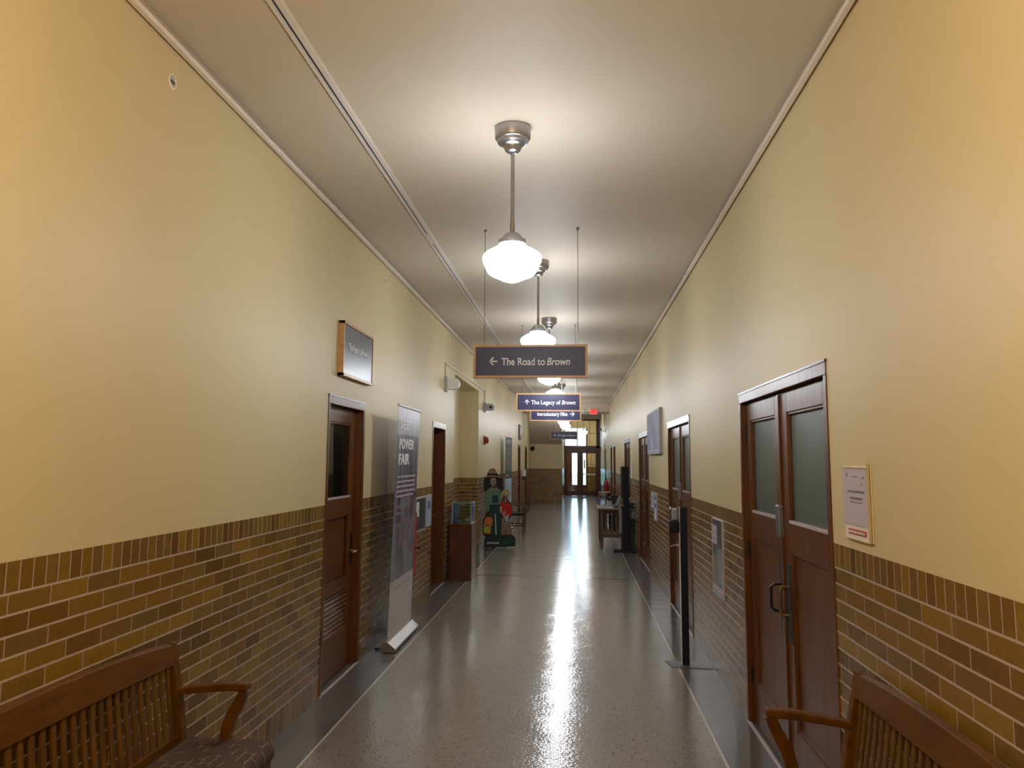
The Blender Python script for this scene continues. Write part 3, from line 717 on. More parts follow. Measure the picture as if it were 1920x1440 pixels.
# ================================================================ HANGING SIGNS
def hanging_sign(x0, x1, y, z0, z1, parts, tx, tw, th, arrow, ax, asz, label, wires=True):
    root = empty('hanging_sign', ((x0+x1)/2, y, z0), label, 'sign', 'hanging direction signs')
    f = .018; t = .045
    MB().box(x0, x0+f, y, y+t, z0, z1).box(x1-f, x1, y, y+t, z0, z1).box(x0+f, x1-f, y, y+t, z0, z0+f).box(x0+f, x1-f, y, y+t, z1-f, z1).build('frame', 'oak_frame', root)
    pn = MB().box(x0+f, x1-f, y+.006, y+t-.006, z0+f, z1-f).build('panel', 'sign_face', root)
    zc_ = (z0+z1)/2
    me = place(text_mesh(parts, th, tw, .012), (tx, y+.0045, zc_-th/2), (1, 0, 0))
    MB().mesh(me).build('lettering', 'lettering_white', pn)
    me = place(arrow_mesh(asz, arrow), (ax, y+.0045, zc_), (1, 0, 0))
    MB().mesh(me).build('arrow', 'lettering_white', pn)
    for xw_ in (x0+.085, x1-.075):
        MB().tube([(xw_, y+t/2, z1), (xw_, y+t/2, ZC-.012)], .003, 6).lathe([(.004, ZC-.022), (.013, ZC-.006), (.013, ZC)], (xw_, y+t/2, 0), 14).build('hanging_wire', 'wire_metal', root)
    return root
hanging_sign(-.833, .093, 6.39, 2.369, 2.640, [('The Road to', 0), ('Brown', 1)], -.324, .556, .062, 0, -.668, .062, 'nearest hanging sign reading The Road to Brown with a left arrow')
hanging_sign(-.837, .067, 11.15, 2.388, 2.640, [('The Legacy of', 0), ('Brown', 1)], -.315, .62, .060, -PI/2, -.685, .062, 'second hanging sign reading The Legacy of Brown with an up arrow')
hanging_sign(-.815, .092, 14.2, 2.398, 2.650, [('Introductory Film', 0)], -.42, .53, .064, PI, -.07, .075, 'third hanging sign reading Introductory Film with a right arrow')
hanging_sign(-.80, .048, 25.4, 2.36, 2.62, [('The Legacy of', 0), ('Brown', 1)], -.31, .56, .060, 0, -.66, .075, 'farthest and smallest hanging sign, before the exit transom')

# ceiling track
root = empty('ceiling_track', (-1.247, 14, 3.6), 'long white metal track with a dark slot on the ceiling', 'track')
MB().box(-1.278, -1.259, -2, 27.1, 3.597, ZC+.002).build('side_rail', 'track_white', root)
MB().box(-1.243, -1.216, -2, 27.1, 3.597, ZC+.002).build('side_rail', 'track_white', root)
for ya in (6.45, 15.0): MB().box(-1.26, -1.242, ya, ya+.28, 3.597, ZC+.002).build('joint_cover', 'track_white', root)
MB().box(-1.26, -1.242, -2, 27.1, 3.606, ZC+.002).build('slot', 'slot_dark', root)

# ================================================================ LEFT WALL THINGS
root = empty('wall_sign', (XL, 6.36, 2.34), 'square dark wall sign reading The Road to Brown above the nearest left door', 'sign')
y0, y1, z0, z1 = 5.93, 6.84, 2.345, 2.775
MB().box(XL, XL+.045, y0, y0+.022, z0, z1).box(XL, XL+.045, y1-.022, y1, z0, z1).box(XL, XL+.045, y0, y1, z0, z0+.02).box(XL, XL+.045, y0, y1, z1-.02, z1).build('frame', 'oak_frame', root)
pn = MB().box(XL+.005, XL+.040, y0+.026, y1-.026, z0+.023, z1-.023).build('panel', 'picture_face', root)
MB().mesh(place(text_mesh([('The Road to', 0), ('Brown', 1)], .062, .56, .01), (XL+.0415, 6.36, 2.56), (0, 1, 0))).build('lettering', 'lettering_white', pn)

# roll-up banner
def rollup(name, yb0, yb1, xb, ztop, lean, mat, label, foot=.14):
    root = empty(name, (xb, (yb0+yb1)/2, 0), label, 'banner')
    MB().slab([(xb-.05, yb0, .015), (xb+.03, yb0, .012), (xb+.075, yb0, .022), (xb+.07, yb0, .035), (xb+.012, yb0, .085), (xb-.03, yb0, .085), (xb-.055, yb0, .05)], (0, yb1-yb0, 0)).build('base', 'white_plastic', root, bevel=.003)
    for y in (yb0-.008, yb1): MB().slab([(xb-.056, y, .008), (xb+.082, y, .008), (xb+.078, y, .04), (xb+.012, y, .092), (xb-.03, y, .092), (xb-.062, y, .05)], (0, .008, 0)).build('end_cap', 'steel', root)
    for y in (yb0+.15, yb1-.15):
        MB().box(xb-foot, xb+.05, y-.02, y+.02, 0, .014).build('foot', 'black_plastic', root)
    sheet = MB().slab([(xb, yb0+.01, .08), (xb+.002, yb0+.01, .08), (xb+lean+.002, yb0+.01, ztop), (xb+lean, yb0+.01, ztop)], (0, yb1-yb0-.02, 0)).build('banner_sheet', mat, root)
    MB().tube([(xb+lean, yb0, ztop), (xb+lean, yb1, ztop)], .013, 10).build('top_bar', 'white_plastic', root, True)
    MB().tube([(xb-.012, (yb0+yb1)/2, .08), (xb+lean-.014, (yb0+yb1)/2, ztop)], .007, 8).build('support_pole', 'steel', root, True)
    return root, sheet
root, sh = rollup('rollup_banner', 7.10, 8.12, -1.665, 2.195, .055, 'banner_photo', 'tall dark roll-up banner with white lettering beyond the first left door')
def on_banner(me, y, z): 
    x = -1.665+.055*(z-.08)/2.115+.0035
    return place(me, (x, y, z), (0, 1, 0), (.026, 0, 1))
for t_, z, w_, h_ in (('SEE', 1.985, .40, .085), ('POWER', 1.80, .66, .095), ('FAIR', 1.655, .47, .10)):
    MB().mesh(on_banner(text_mesh([(t_, 0)], h_, w_, .03), 7.14+.06+w_/2, z)).build('headline', 'paper_white', sh)
mb = MB()
rnd = random.Random(4)
for z in (1.53, 1.485, 1.44, 1.395, 1.35):
    y = 7.19
    while y < 7.95:
        wd = rnd.uniform(.04, .12); x = -1.665+.055*(z-.08)/2.115+.0028
        mb.box(x-.001, x+.001, y, min(y+wd, 7.98), z, z+.016); y += wd+.018
mb.build('text_lines', 'sill_light', sh)
for z, a, b_ in ((1.25, 7.17, 7.7), (1.19, 7.17, 7.45), (1.08, 7.14, 7.42), (.52, 7.2, 7.35), (.52, 7.42, 7.58), (.52, 7.66, 7.80), (.52, 7.88, 7.98)):
    x = -1.665+.055*(z-.08)/2.115+.0028; MB().box(x-.001, x+.001, a, b_, z, z+.022 if z > .6 else z+.014).build('caption_block', 'print_grey', sh)

# framed posters, red cabinet
def poster(name, y0, y1, z0, z1, xw, s, label, frame_mat, blocks, th=.014, fw=.012, cat='poster', group=None, face='paper_white'):
    """s: direction out of the wall (+1 for the left wall)"""
    root = empty(name, (xw, (y0+y1)/2, z0), label, cat, group)
    xo = xw+s*th
    MB().box(xw, xo, y0, y0+fw, z0, z1).box(xw, xo, y1-fw, y1, z0, z1).box(xw, xo, y0+fw, y1-fw, z0, z0+fw).box(xw, xo, y0+fw, y1-fw, z1-fw, z1).build('frame', frame_mat, root)
    sh_ = MB().box(xw+s*.002, xo-s*.003, y0+fw, y1-fw, z0+fw, z1-fw).build('print', face, root)
    for nm, mt_, a, b_, c_, d_ in blocks:
        MB().box(xo-s*.003, xo-s*.0018, y0+(y1-y0)*a, y0+(y1-y0)*b_, z0+(z1-z0)*c_, z0+(z1-z0)*d_).build(nm, mt_, sh_)
    return root
poster('framed_poster', 9.06, 9.66, .862, 1.252, XL, 1, 'dark poster with a pale photo, on the left brick beside the roll-up banner', 'sill_light', [('photo', 'coral_white', .06, .32, .45, .88), ('photo', 'print_teal', .36, .96, .08, .88), ('caption', 'navy_print', .06, .34, .06, .25)], group='framed posters on left brick', face='print_dark')
poster('framed_poster', 9.74, 10.04, .875, 1.262, XL, 1, 'blue and white poster on the left brick beside the recessed door', 'sill_light', [('photo', 'print_blue', .2, .8, .55, .8), ('caption', 'print_sky', .1, .9, .1, .5)], group='framed posters on left brick', face='print_sky')
root = empty('fire_cabinet', (XL, 8.82, .40), 'narrow red cabinet with a black knob behind the roll-up banner', 'cabinet')
MB().box(XL, XL+.035, 8.58, 9.02, .40, 1.10).build('body', 'deep_red', root, bevel=.004)
dd = MB().box(XL+.035, XL+.042, 8.62, 8.98, .44, 1.06).build('door', 'alarm_red', root)
MB().lathe([(.008, 0), (.010, .03), (.022, .035), (.024, .05), (.015, .058), (0, .06)], (XL+.042, 8.93, .715), 16, 'X', cap=False).build('knob', 'black_plastic', dd, True)

# devices with conduit
def detector(y, x1, z0, z1, label, lens):
    root = empty('wall_detector', (XL, y, z0), label, 'detector', 'conduit-fed wall detectors')
    MB().box(XL, XL+.045, y-.005, y+.085, z0-.03, z1+.03).build('bracket', 'device_grey', root, bevel=.004)
    pts = [(XL+.045, y, z0), (x1-.07, y, z0)]
    zc_ = (z0+z1)/2; rr = (z1-z0)/2
    for i in range(1, 12): a = -PI/2+PI*i/12; pts.append((x1-.07+.07*math.cos(a), y, zc_+rr*math.sin(a)))
    pts += [(x1-.07, y, z1), (XL+.045, y, z1)]
    h = MB().slab(pts, (0, .07, 0)).build('housing', 'white_plastic' if not lens else 'device_grey', root, bevel=.004)
    if lens: MB().lathe([(.030, -.006), (.030, 0), (.018, .002)], (x1-.075, y-.001, zc_), 20, 'Y').build('lens', 'black_plastic', h, True)
detector(10.95, -1.617, 2.675, 2.835, 'pale rounded wall detector before the recess, at the start of the conduit', False)
detector(15.77, -1.62, 2.675, 2.815, 'grey rounded wall detector with a black lens past the recess', True)
top_mesh(MB().tube([(XL+.012, 10.97, 2.84), (XL+.012, 10.97, 3.055), (XL+.012, 15.80, 3.087), (XL+.012, 15.80, 2.82)], .009, 8), 'conduit', 'conduit_paint', (XL, 10.97, 2.85), 'thin painted conduit joining the two wall detectors', 'conduit', smooth=True)
def jbox(y, z, label):
    root = empty('junction_box', (XL, y, z), label, 'junction box', 'open junction boxes high on the left wall')
    MB().lathe([(.026, -.01), (.034, -.01), (.036, .006), (.030, .010), (.027, .006), (.026, -.01)], (XL, y, z), 28, 'X', cap=False).build('rim', 'rail_paint', root, True)
    MB().lathe([(0, .003), (.027, .003), (.027, .0)], (XL, y, z), 24, 'X', cap=False).build('cavity', 'device_grey', root)
    MB().box(XL+.003, XL+.006, y-.024, y+.02, z-.006, z+.003).build('strap', 'dark_metal', root)
jbox(3.25, 3.412, 'round open junction box high on the left wall, nearest the camera')
jbox(7.37, 3.42, 'round open junction box high on the left wall, above the square wall sign')
jbox(11.35, 3.434, 'round open junction box high on the left wall, just before the conduit')
root = empty('fire_alarm', (XL, 15.9, 2.03), 'red fire alarm pull box on the left wall past the recess', 'alarm')
MB().box(XL, XL+.02, 15.84, 15.98, 1.99, 2.17).build('back_plate', 'deep_red', root)
MB().box(XL+.02, XL+.085, 15.87, 15.96, 2.02, 2.15, .008).build('body', 'alarm_red', root)
MB().box(XL+.03, XL+.098, 15.866, 15.875, 2.055, 2.10).build('pull_bar', 'deep_red', root)
# second roll-up banner, turned a little towards the hall
root, sh = rollup('rollup_banner', 19.47, 20.29, -1.69, 2.27, .02, 'print_teal', 'dark blue-green roll-up banner with a pale lower panel, behind the cutout figures', .055)
bx = lambda z: -1.69+.02*(z-.08)/2.19+.002
MB().mesh(place(text_mesh([('HISTORY', 0)], .09, .6, .02), (bx(2.1)+.002, 19.88, 2.10), (0, 1, 0))).build('headline', 'sill_light', sh)
mb = MB()
for i in range(13):
    z = 1.98-.045*i; mb.box(bx(z), bx(z)+.002, 19.55, 20.2-.05*(i % 3), z, z+.016)
mb.build('text_lines', 'print_grey', sh)
MB().box(bx(1.2)-.004, bx(1.2)+.002, 19.5, 20.26, .1, 1.24).build('lower_panel', 'print_sky', sh)
MB().box(bx(1.3), bx(1.3)+.003, 19.62, 19.9, 1.29, 1.33).build('logo', 'sill_light', sh)
root.rotation_euler.z = -R(7)
# plaque, dispenser, bell
root = empty('wall_plaque', (XL, 26, 2.33), 'bronze plaque with a rounded foot high on the far left wall', 'plaque')
MB().slab([(XL, 25.45, 2.83), (XL, 25.45, 2.42), (XL, 25.6, 2.36), (XL, 25.95, 2.33), (XL, 26.3, 2.36), (XL, 26.45, 2.42), (XL, 26.45, 2.83)], (.035, 0, 0)).build('plate', 'plaque_bronze', root)
MB().box(XL+.035, XL+.045, 25.6, 26.3, 2.50, 2.76).build('relief', 'print_tan', root)
root = empty('soap_dispenser', (XL, 27.6, 1.03), 'white hand sanitizer dispenser with a black cup on the far left wall', 'dispenser')
MB().box(XL, XL+.11, 27.5, 27.75, 1.14, 1.36, .015).build('cover', 'white_plastic', root)
MB().box(XL, XL+.09, 27.5, 27.75, 1.02, 1.139, .015).build('cup', 'black_plastic', root)
root = empty('alarm_bell', (-1.77, YE, 2.17), 'small dark bell on the end wall in the left corner', 'bell')
MB().lathe([(0, -.10), (.05, -.09), (.085, -.05), (.09, -.03), (.05, -.02), (.04, 0)], (-1.74, YE, 2.17), 20, 'Y', cap=False).build('gong', 'iron_bronze', root, True)
MB().box(-1.78, -1.70, YE-.03, YE, 2.05, 2.13).build('striker_box', 'iron_bronze', root)

# display case on pedestal
root = empty('display_pedestal', (-1.635, 11.64, 0), 'dark wooden pedestal with a glass display box against the left wall', 'display case')
MB().box(-1.795, -1.475, 11.38, 11.90, 0, .775).build('pedestal', 'case_wood', root, bevel=.004)
MB().box(-1.80, -1.468, 11.372, 11.908, .775, .792).build('top_board', 'door_wood', root, bevel=.003)
gx0, gx1, gy0, gy1, gz0, gz1 = -1.765, -1.497, 11.42, 11.86, .793, 1.085
gb = MB()
t = .004
gb.box(gx0, gx1, gy0, gy0+t, gz0, gz1).box(gx0, gx1, gy1-t, gy1, gz0, gz1).box(gx0, gx0+t, gy0+t, gy1-t, gz0, gz1).box(gx1-t, gx1, gy0+t, gy1-t, gz0, gz1).box(gx0, gx1, gy0, gy1, gz1, gz1+t)
gbo = gb.build('glass_box', 'case_glass', root)
ed = MB(); e = .005
for xx in (gx0, gx1):
    for yy in (gy0, gy1): ed.box(xx-e, xx+e, yy-e, yy+e, gz0, gz1+t)
for zz in (gz1,):
    ed.box(gx0, gx1, gy0-e, gy0+e, zz-e, zz+e).box(gx0, gx1, gy1-e, gy1+e, zz-e, zz+e).box(gx0-e, gx0+e, gy0, gy1, zz-e, zz+e).box(gx1-e, gx1+e, gy0, gy1, zz-e, zz+e)
ed.build('edge_strips', 'device_grey', gbo)
MB().box(gx1-.02, gx1+.012, gy0-.012, gy0+.02, gz0-.012, gz0+.014).build('corner_lock', 'steel', root)
def lump(name, mat, c, r, label, cat, seed, sq=(1, 1, 1), group=None):
    rn = random.Random(seed); bm = bmesh.new(); bmesh.ops.create_icosphere(bm, subdivisions=3, radius=1)
    ph = [rn.uniform(0, 6) for _ in range(6)]
    for v in bm.verts:
        f = 1+.18*math.sin(5*v.co.x+ph[0])*math.sin(6*v.co.y+ph[1])+.12*math.sin(9*v.co.z+ph[2]+4*v.co.x)
        v.co = Vector((v.co.x*f*r*sq[0], v.co.y*f*r*sq[1], v.co.z*f*r*sq[2]))
    mb = MB(); mb.bm.free(); mb.bm = bm
    bmesh.ops.translate(bm, verts=bm.verts, vec=Vector(c))
    return top_mesh(mb, name, mat, (c[0], c[1], c[2]), label, cat, group, smooth=True)
lump('coral_piece', 'coral_white', (-1.575, 11.56, .834), .030, 'rugged white coral piece on the floor of the glass box', 'coral', 1, (1.2, 1, .85))
lump('coral_piece', 'coral_white', (-1.545, 11.70, .846), .028, 'taller white coral piece at the right back of the glass box', 'coral', 2, (1, 1, 1.3))
lump('shell', 'coral_white', (-1.65, 11.64, 1.045), .028, 'pale flat shell hung near the top of the glass box', 'shell', 3, (1.6, 1, .5))
mb = MB()
mb.slab([(-1.758, 11.45, .80), (-1.70, 11.45, .80), (-1.675, 11.45, .90), (-1.66, 11.45, .99), (-1.665, 11.45, 1.07), (-1.758, 11.45, 1.07)], (0, .012, 0))
mb.box(-1.757, -1.66, 11.45, 11.80, .796, .803)
top_mesh(mb, 'blue_cloth', 'lace_blue', (-1.72, 11.45, .796), 'folded blue cloth at the left side of the glass box', 'cloth')

# ================================================================ CUTOUT FIGURES
def ell(cx, cy_, rx, ry, n=28, wob=0, seed=0):
    rn = random.Random(seed); out = []
    for i in range(n):
        a = 2*PI*i/n; f = 1+(wob*math.sin(9*a+seed) if wob else 0)
        out.append((cx+rx*f*math.cos(a), cy_+ry*f*math.sin(a)))
    return out
def standee():
    K = .001233; rz = R(14)
    root = empty('cutout_figures', (-1.475, 15.7, 0), 'cutout of a woman in a ranger hat and a child in red, with face holes', 'cutout')
    base = Vector((-1.475, 15.7, 0)); xd = Vector((math.cos(rz), math.sin(rz), 0)); nd = xd.cross(Vector((0, 0, 1)))
    S = lambda lp: [((px-339)*.00126, (1356-py)*.00117) for px, py in lp]
    def layer(name, mat, loops, lvl, parent=root, th=.002):
        me = flat_shape([S(l) for l in loops], th); me = place(me, base+nd*(lvl*.0025), xd)
        return MB().mesh(me).build(name, mat, parent)
    fw_ = ell(222, 265, 46, 80); fc = ell(410, 540, 46, 72)
    hair = [(120, 195), (330, 190), (345, 250), (372, 300), (362, 350), (378, 400), (362, 445), (300, 440), (140, 445), (95, 455), (70, 395), (88, 350), (72, 300), (92, 250)]
    silh = [(90, 1352), (88, 1225), (110, 1190), (60, 1120), (60, 900), (100, 840), (120, 760), (95, 690), (90, 560), (105, 440), (68, 395), (70, 250), (85, 200), (118, 182), (130, 120), (165, 62), (205, 45), (250, 62), (282, 120), (292, 170), (360, 190), (378, 300), (380, 400), (420, 388), (465, 410), (482, 480), (470, 580), (505, 640), (530, 750), (512, 840), (488, 880), (528, 1140), (575, 1195), (580, 1310), (575, 1330)]
    board = layer('board', 'hair_black', [silh, fw_, fc], 0, th=.010)
    layer('hair', 'hair_black', [hair, fw_], 2.6)
    layer('hat', 'hat_tan', [[(132, 132), (135, 110), (168, 68), (205, 52), (245, 68), (280, 110), (284, 132)]], 3.2)
    layer('hat_brim', 'hat_tan', [[(92, 200), (110, 182), (140, 170), (205, 160), (280, 170), (340, 190), (352, 208), (300, 196), (205, 184), (130, 196)]], 3.6)
    layer('hat_band', 'hair_black', [[(132, 168), (130, 138), (205, 130), (286, 136), (288, 164), (205, 156)]], 3.8)
    layer('shirt', 'shirt_green', [[(175, 372), (222, 390), (262, 355), (310, 380), (345, 410), (362, 470), (352, 600), (330, 650), (168, 655), (160, 760), (108, 762), (95, 690), (94, 580), (112, 430), (140, 395)]], 3)
    layer('collar', 'hat_tan', [[(175, 365), (200, 352), (235, 398), (205, 400)]], 3.8); layer('collar', 'hat_tan', [[(262, 352), (290, 365), (262, 400), (240, 396)]], 3.8)
    layer('camera_pouch', 'navy_print', [[(208, 498), (235, 488), (270, 498), (300, 492), (305, 622), (204, 622)]], 4)
    layer('belt', 'hair_black', [[(166, 650), (332, 645), (334, 682), (164, 684)]], 4)
    layer('trousers', 'trouser_green', [[(165, 680), (345, 680), (352, 1150), (285, 1150), (262, 800), (250, 800), (264, 1150), (185, 1150)]], 3.4)
    layer('leg_gap', 'coral_white', [[(252, 800), (262, 800), (282, 1138), (264, 1138)]], 3.7)
    layer('hand', 'skin_dark', [[(122, 762), (165, 755), (180, 800), (196, 850), (140, 850), (122, 800)]], 3.6)
    bp_ = layer('backpack', 'orange', [[(80, 1120), (78, 960), (95, 890), (120, 855), (190, 850), (215, 880), (212, 960), (190, 1000), (188, 1130), (120, 1122)]], 4)
    layer('pocket', 'lime', [[(80, 1018), (168, 1018), (166, 1108), (80, 1090)]], 5, bp_); layer('strap', 'strap_grey', [[(100, 968), (160, 968), (168, 1012), (92, 1012)]], 5, bp_)
    layer('child_hair', 'hair_blond', [ell(415, 500, 64, 105), fc], 3.4)
    layer('sweater', 'sweater_red', [[(330, 605), (370, 600), (408, 632), (440, 600), (495, 640), (526, 740), (508, 830), (470, 850), (420, 845), (345, 820), (352, 690)]], 3.8)
    layer('sleeve_trim', 'coral_white', [[(328, 680), (350, 678), (354, 780), (340, 775)]], 4.2)
    layer('skirt', 'skirt_tan', [[(362, 850), (490, 880), (524, 1142), (438, 1142), (430, 1040), (422, 1142), (350, 1142)]], 3.5)
    layer('book', 'print_sky', [[(372, 800), (400, 752), (416, 760), (402, 830), (470, 905), (436, 935)]], 4.6)
    layer('child_hand', 'skin_light', [[(420, 850), (445, 805), (472, 820), (468, 870), (440, 880)]], 5.2)
    bs = layer('base_panel', 'base_green', [[(90, 1352), (88, 1222), (118, 1218), (150, 1165), (300, 1152), (528, 1160), (548, 1196), (576, 1202), (578, 1308)]], 5)
    me = place(text_mesh([('#FindYourPark', 0)], .045, .245, .02), base+nd*.016+xd*(-.14)+Vector((0, 0, .075)), xd, (0, 0, 1))
    MB().mesh(me).build('lettering', 'lettering_white', bs)
    mb = MB()
    for z, a, b_ in ((.115, .03, .14), (.088, .03, .22)):
        p = base+nd*.0150+xd*a+Vector((0, 0, z)); q = xd*(b_-a)
        mb.slab([p, p+q, p+q+Vector((0, 0, .008)), p+Vector((0, 0, .008))], nd*.001)
    mb.build('small_text', 'letter_green', bs)
    # folded easel foot behind
    p = base-nd*.006
    MB().slab([p+xd*-.1, p+xd*-.1-nd*.35, p+xd*-.1+Vector((0, 0, .9))], xd*.008).build('easel', 'print_tan', root)
standee()

# chair beyond the cutout
def chair():
    root = empty('wooden_armchair', (-1.43, 18.9, 0), 'brown wooden chair with a dark seat beyond the cutout figures', 'chair')
    x0, x1, y0, y1 = -1.66, -1.22, 18.55, 19.25
    for x in (x0, x1):
        for y in (y0, y1): MB().box(x-.018, x+.018, y-.018, y+.018, 0, .86 if x == x0 else .44).build('leg', 'case_wood', root, bevel=.003)
    MB().box(x0, x1+.03, y0-.01, y1+.01, .43, .47, .008).build('seat', 'seat_black', root)
    MB().box(x0-.015, x0+.015, y0, y1, .80, .87).box(x0-.01, x0+.01, y0, y1, .55, .60).box(x0-.008, x0+.008, y0+.15, y0+.19, .6, .8).box(x0-.008, x0+.008, y1-.19, y1-.15, .6, .8).build('backrest', 'door_wood', root, bevel=.003)
    MB().box(x0, x1, y0-.012, y0+.012, .18, .21).box(x0, x1, y1-.012, y1+.012, .18, .21).box((x0+x1)/2-.012, (x0+x1)/2+.012, y0, y1, .18, .21).build('stretcher', 'case_wood', root)
    for y in (y0, y1): MB().box(x0, x1, y-.02, y+.02, .66, .68).box(x1-.015, x1+.015, y-.015, y+.015, .47, .66).build('armrest', 'case_wood', root, bevel=.003)
chair()

# ================================================================ RIGHT WALL THINGS
root = empty('evacuation_notice', (XR, 3.43, 1.40), 'clear holder with lilac notice and red label right of the nearest double door', 'notice')
MB().box(XR-.006, XR, 3.275, 3.585, 1.405, 1.70).build('backing', 'rail_paint', root)
MB().box(XR-.016, XR-.004, 3.275, 3.281, 1.405, 1.712).box(XR-.012, XR-.006, 3.281, 3.56, 1.402, 1.406).box(XR-.012, XR-.006, 3.281, 3.585, 1.692, 1.696).build('holder_edge', 'conduit_paint', root)
pp = MB().box(XR-.009, XR-.006, 3.296, 3.585, 1.462, 1.692).build('paper', 'paper_lilac', root)
mb = MB()
for (a, b_, c_, d_) in ((3.52, 3.54, 1.655, 1.675), (3.40, 3.47, 1.655, 1.661), (3.33, 3.35, 1.65, 1.66), (3.35, 3.37, 1.625, 1.632), (3.33, 3.53, 1.592, 1.602), (3.36, 3.50, 1.565, 1.575), (3.36, 3.50, 1.552, 1.557)): mb.box(XR-.0098, XR-.0088, a, b_, c_, d_)
mb.build('printed_lines', 'print_grey', pp)
rl = MB().box(XR-.0085, XR-.006, 3.335, 3.535, 1.424, 1.444).build('red_label', 'alarm_red', root)
MB().mesh(place(text_mesh([('FIRE EVACUATION', 0)], .011, .18, .02), (XR-.0095, 3.435, 1.4285), (0, -1, 0))).build('lettering', 'paper_white', rl)
poster('tall_poster', 6.475, 6.94, .655, 1.25, XR, -1, 'tall narrow poster with pale text blocks low on the right brick wall', 'sill_light', [('text_block', 'paper_lilac', .50, .97, .82, .91), ('text_block', 'paper_lilac', .50, .97, .74, .81), ('text_block', 'paper_lilac', .50, .97, .66, .73), ('figure', 'print_tan', .55, .97, .12, .52), ('sky', 'print_grey', .05, .5, .16, .62), ('footer', 'sill_light', .03, .97, .03, .115)], th=.014, fw=.006, face='print_dark')
root = poster('framed_picture', 10.75, 12.55, 1.812, 2.425, XR, -1, 'large pale glossy picture in a white frame high between two right doors', 'frame_white', [('tower_shape', 'device_grey', .52, .64, .10, .34), ('foreground', 'paper_lilac', .04, .96, .04, .10)], th=.045, fw=.03, cat='picture', face='picture_haze')
poster('brochure_poster', 12.02, 12.38, 1.02, 1.25, XR, -1, 'small pale poster farther of the pair on the right brick wall', 'print_sky', [('photo', 'device_grey', .2, .8, .2, .8)], group='small posters on right brick')
poster('brochure_poster', 11.62, 11.93, .87, 1.25, XR, -1, 'taller blue and white poster nearer of the pair on the right brick wall', 'print_sky', [('photo', 'print_teal', .2, .8, .75, .93), ('band', 'print_blue', .05, .95, .45, .62), ('text', 'paper_white', .1, .9, .05, .40)], group='small posters on right brick')
top_mesh(MB().box(XR-.018, XR, 16.45, 16.62, 1.36, 1.66), 'wall_paper_notice', 'paper_white', (XR, 16.5, 1.36), 'narrow white notice on the right wall before the fourth double door', 'notice')
top_mesh(MB().box(XR-.015, XR, 27.2, 27.4, 1.42, 1.68), 'wall_notice', 'paper_white', (XR, 27.3, 1.42), 'small white notice on the right wall beside the farther narrow door', 'notice')

# hand sanitizer stand
root = empty('sanitizer_stand', (.93, 7.15, 0), 'free-standing hand sanitizer dispenser on a black post with flat metal base', 'sanitizer stand')
MB().slab([(.755, 7.24, 0), (.80, 7.035, 0), (1.115, 7.035, 0), (1.13, 7.06, 0), (1.10, 7.24, 0)], (0, 0, .006)).build('base_plate', 'grey_metal', root)
MB().box(.885, .945, 7.11, 7.155, .006, 1.32, .003).build('post', 'navy_black', root)
MB().box(.880, .886, 7.112, 7.155, .006, 1.318).build('post_edge', 'paper_white', root)
MB().box(.80, .882, 7.10, 7.17, 1.10, 1.205, .012).build('dispenser_body', 'navy_black', root)
bt = MB().box(.802, .88, 7.102, 7.168, 1.206, 1.318, .014).build('clear_cover', 'bottle_clear', root)
MB().lathe([(.028, 0), (.031, .06), (.026, .088), (.012, .098)], (.845, 7.135, 1.212), 20).build('refill_bottle', 'paper_white', root, True)
MB().box(.80, .812, 7.10, 7.13, 1.30, 1.322).build('key_tab', 'paper_white', root)
MB().box(.856, .884, 7.10, 7.14, .985, 1.005).tube([(.85, 7.12, 1.0), (.80, 7.12, .985)], .004, 6).build('drip_clip', 'device_grey', root)

# slatted table
def table():
    x0, x1, y0, y1 = .415, 1.10, 15.95, 17.1
    root = empty('slatted_table', ((x0+x1)/2, (y0+y1)/2, 0), 'dark wooden slatted table against the right wall', 'table')
    MB().box(x0, x1, y0-.03, y1+.03, .735, .775, .004).build('tabletop', 'table_wood', root)
    for x in (x0+.08, x1-.06):
        for y in (y0+.03, y1-.03): MB().box(x-.032, x+.032, y-.032, y+.032, .05, .735, .003).box(x-.02, x+.02, y-.02, y+.02, 0, .05).build('leg', 'table_wood', root)
    for y in (y0+.03, y1-.03):
        for za in (.22, .67): MB().box(x0+.112, x1-.092, y-.015, y+.015, za, za+.066).build('rail', 'table_wood', root)
        for k in range(5):
            x = x0+.165+k*.085+.03*(k > 0)
            MB().box(x-.022, x+.022, y-.009, y+.009, .29, .67).build('slat', 'table_wood', root)
    MB().box(x0+.1, x1-.08, y0+.06, y1-.06, .24, .262).build('shelf', 'table_wood', root)
table()
def brochure_holder(x, y, z, w_, h, tilt, mat, label, group):
    root = empty('brochure_holder', (x, y, z), label, 'brochure holder', group)
    c, s = math.cos(tilt), math.sin(tilt)
    MB().box(x-w_/2-.01, x+w_/2+.01, y-.03, y+.05, z, z+.02).build('foot', 'black_plastic', root)
    sh_ = MB().slab([(x-w_/2, y, z+.02), (x+w_/2, y, z+.02), (x+w_/2+h*s, y+.04, z+.02+h*c), (x-w_/2+h*s, y+.04, z+.02+h*c)], (0, .008, 0)).build('back_plate', 'table_wood', root)
    MB().slab([(x-w_/2+.008, y-.003, z+.03), (x+w_/2-.008, y-.003, z+.03), (x+w_/2-.008+h*s*.95, y+.036, z+.02+h*c*.96), (x-w_/2+.008+h*s*.95, y+.036, z+.02+h*c*.96)], (0, .002, 0)).build('leaflet', mat, sh_)
brochure_holder(.80, 16.5, .775, .085, .25, R(24), 'print_sky', 'tilted pale blue leaflet stand on the slatted table, left of the tall black stand', 'leaflet stands on the table')
brochure_holder(.99, 16.62, .775, .03, .24, R(32), 'paper_white', 'thin white tilted leaflet stand on the slatted table, right of the tall black stand', 'leaflet stands on the table')
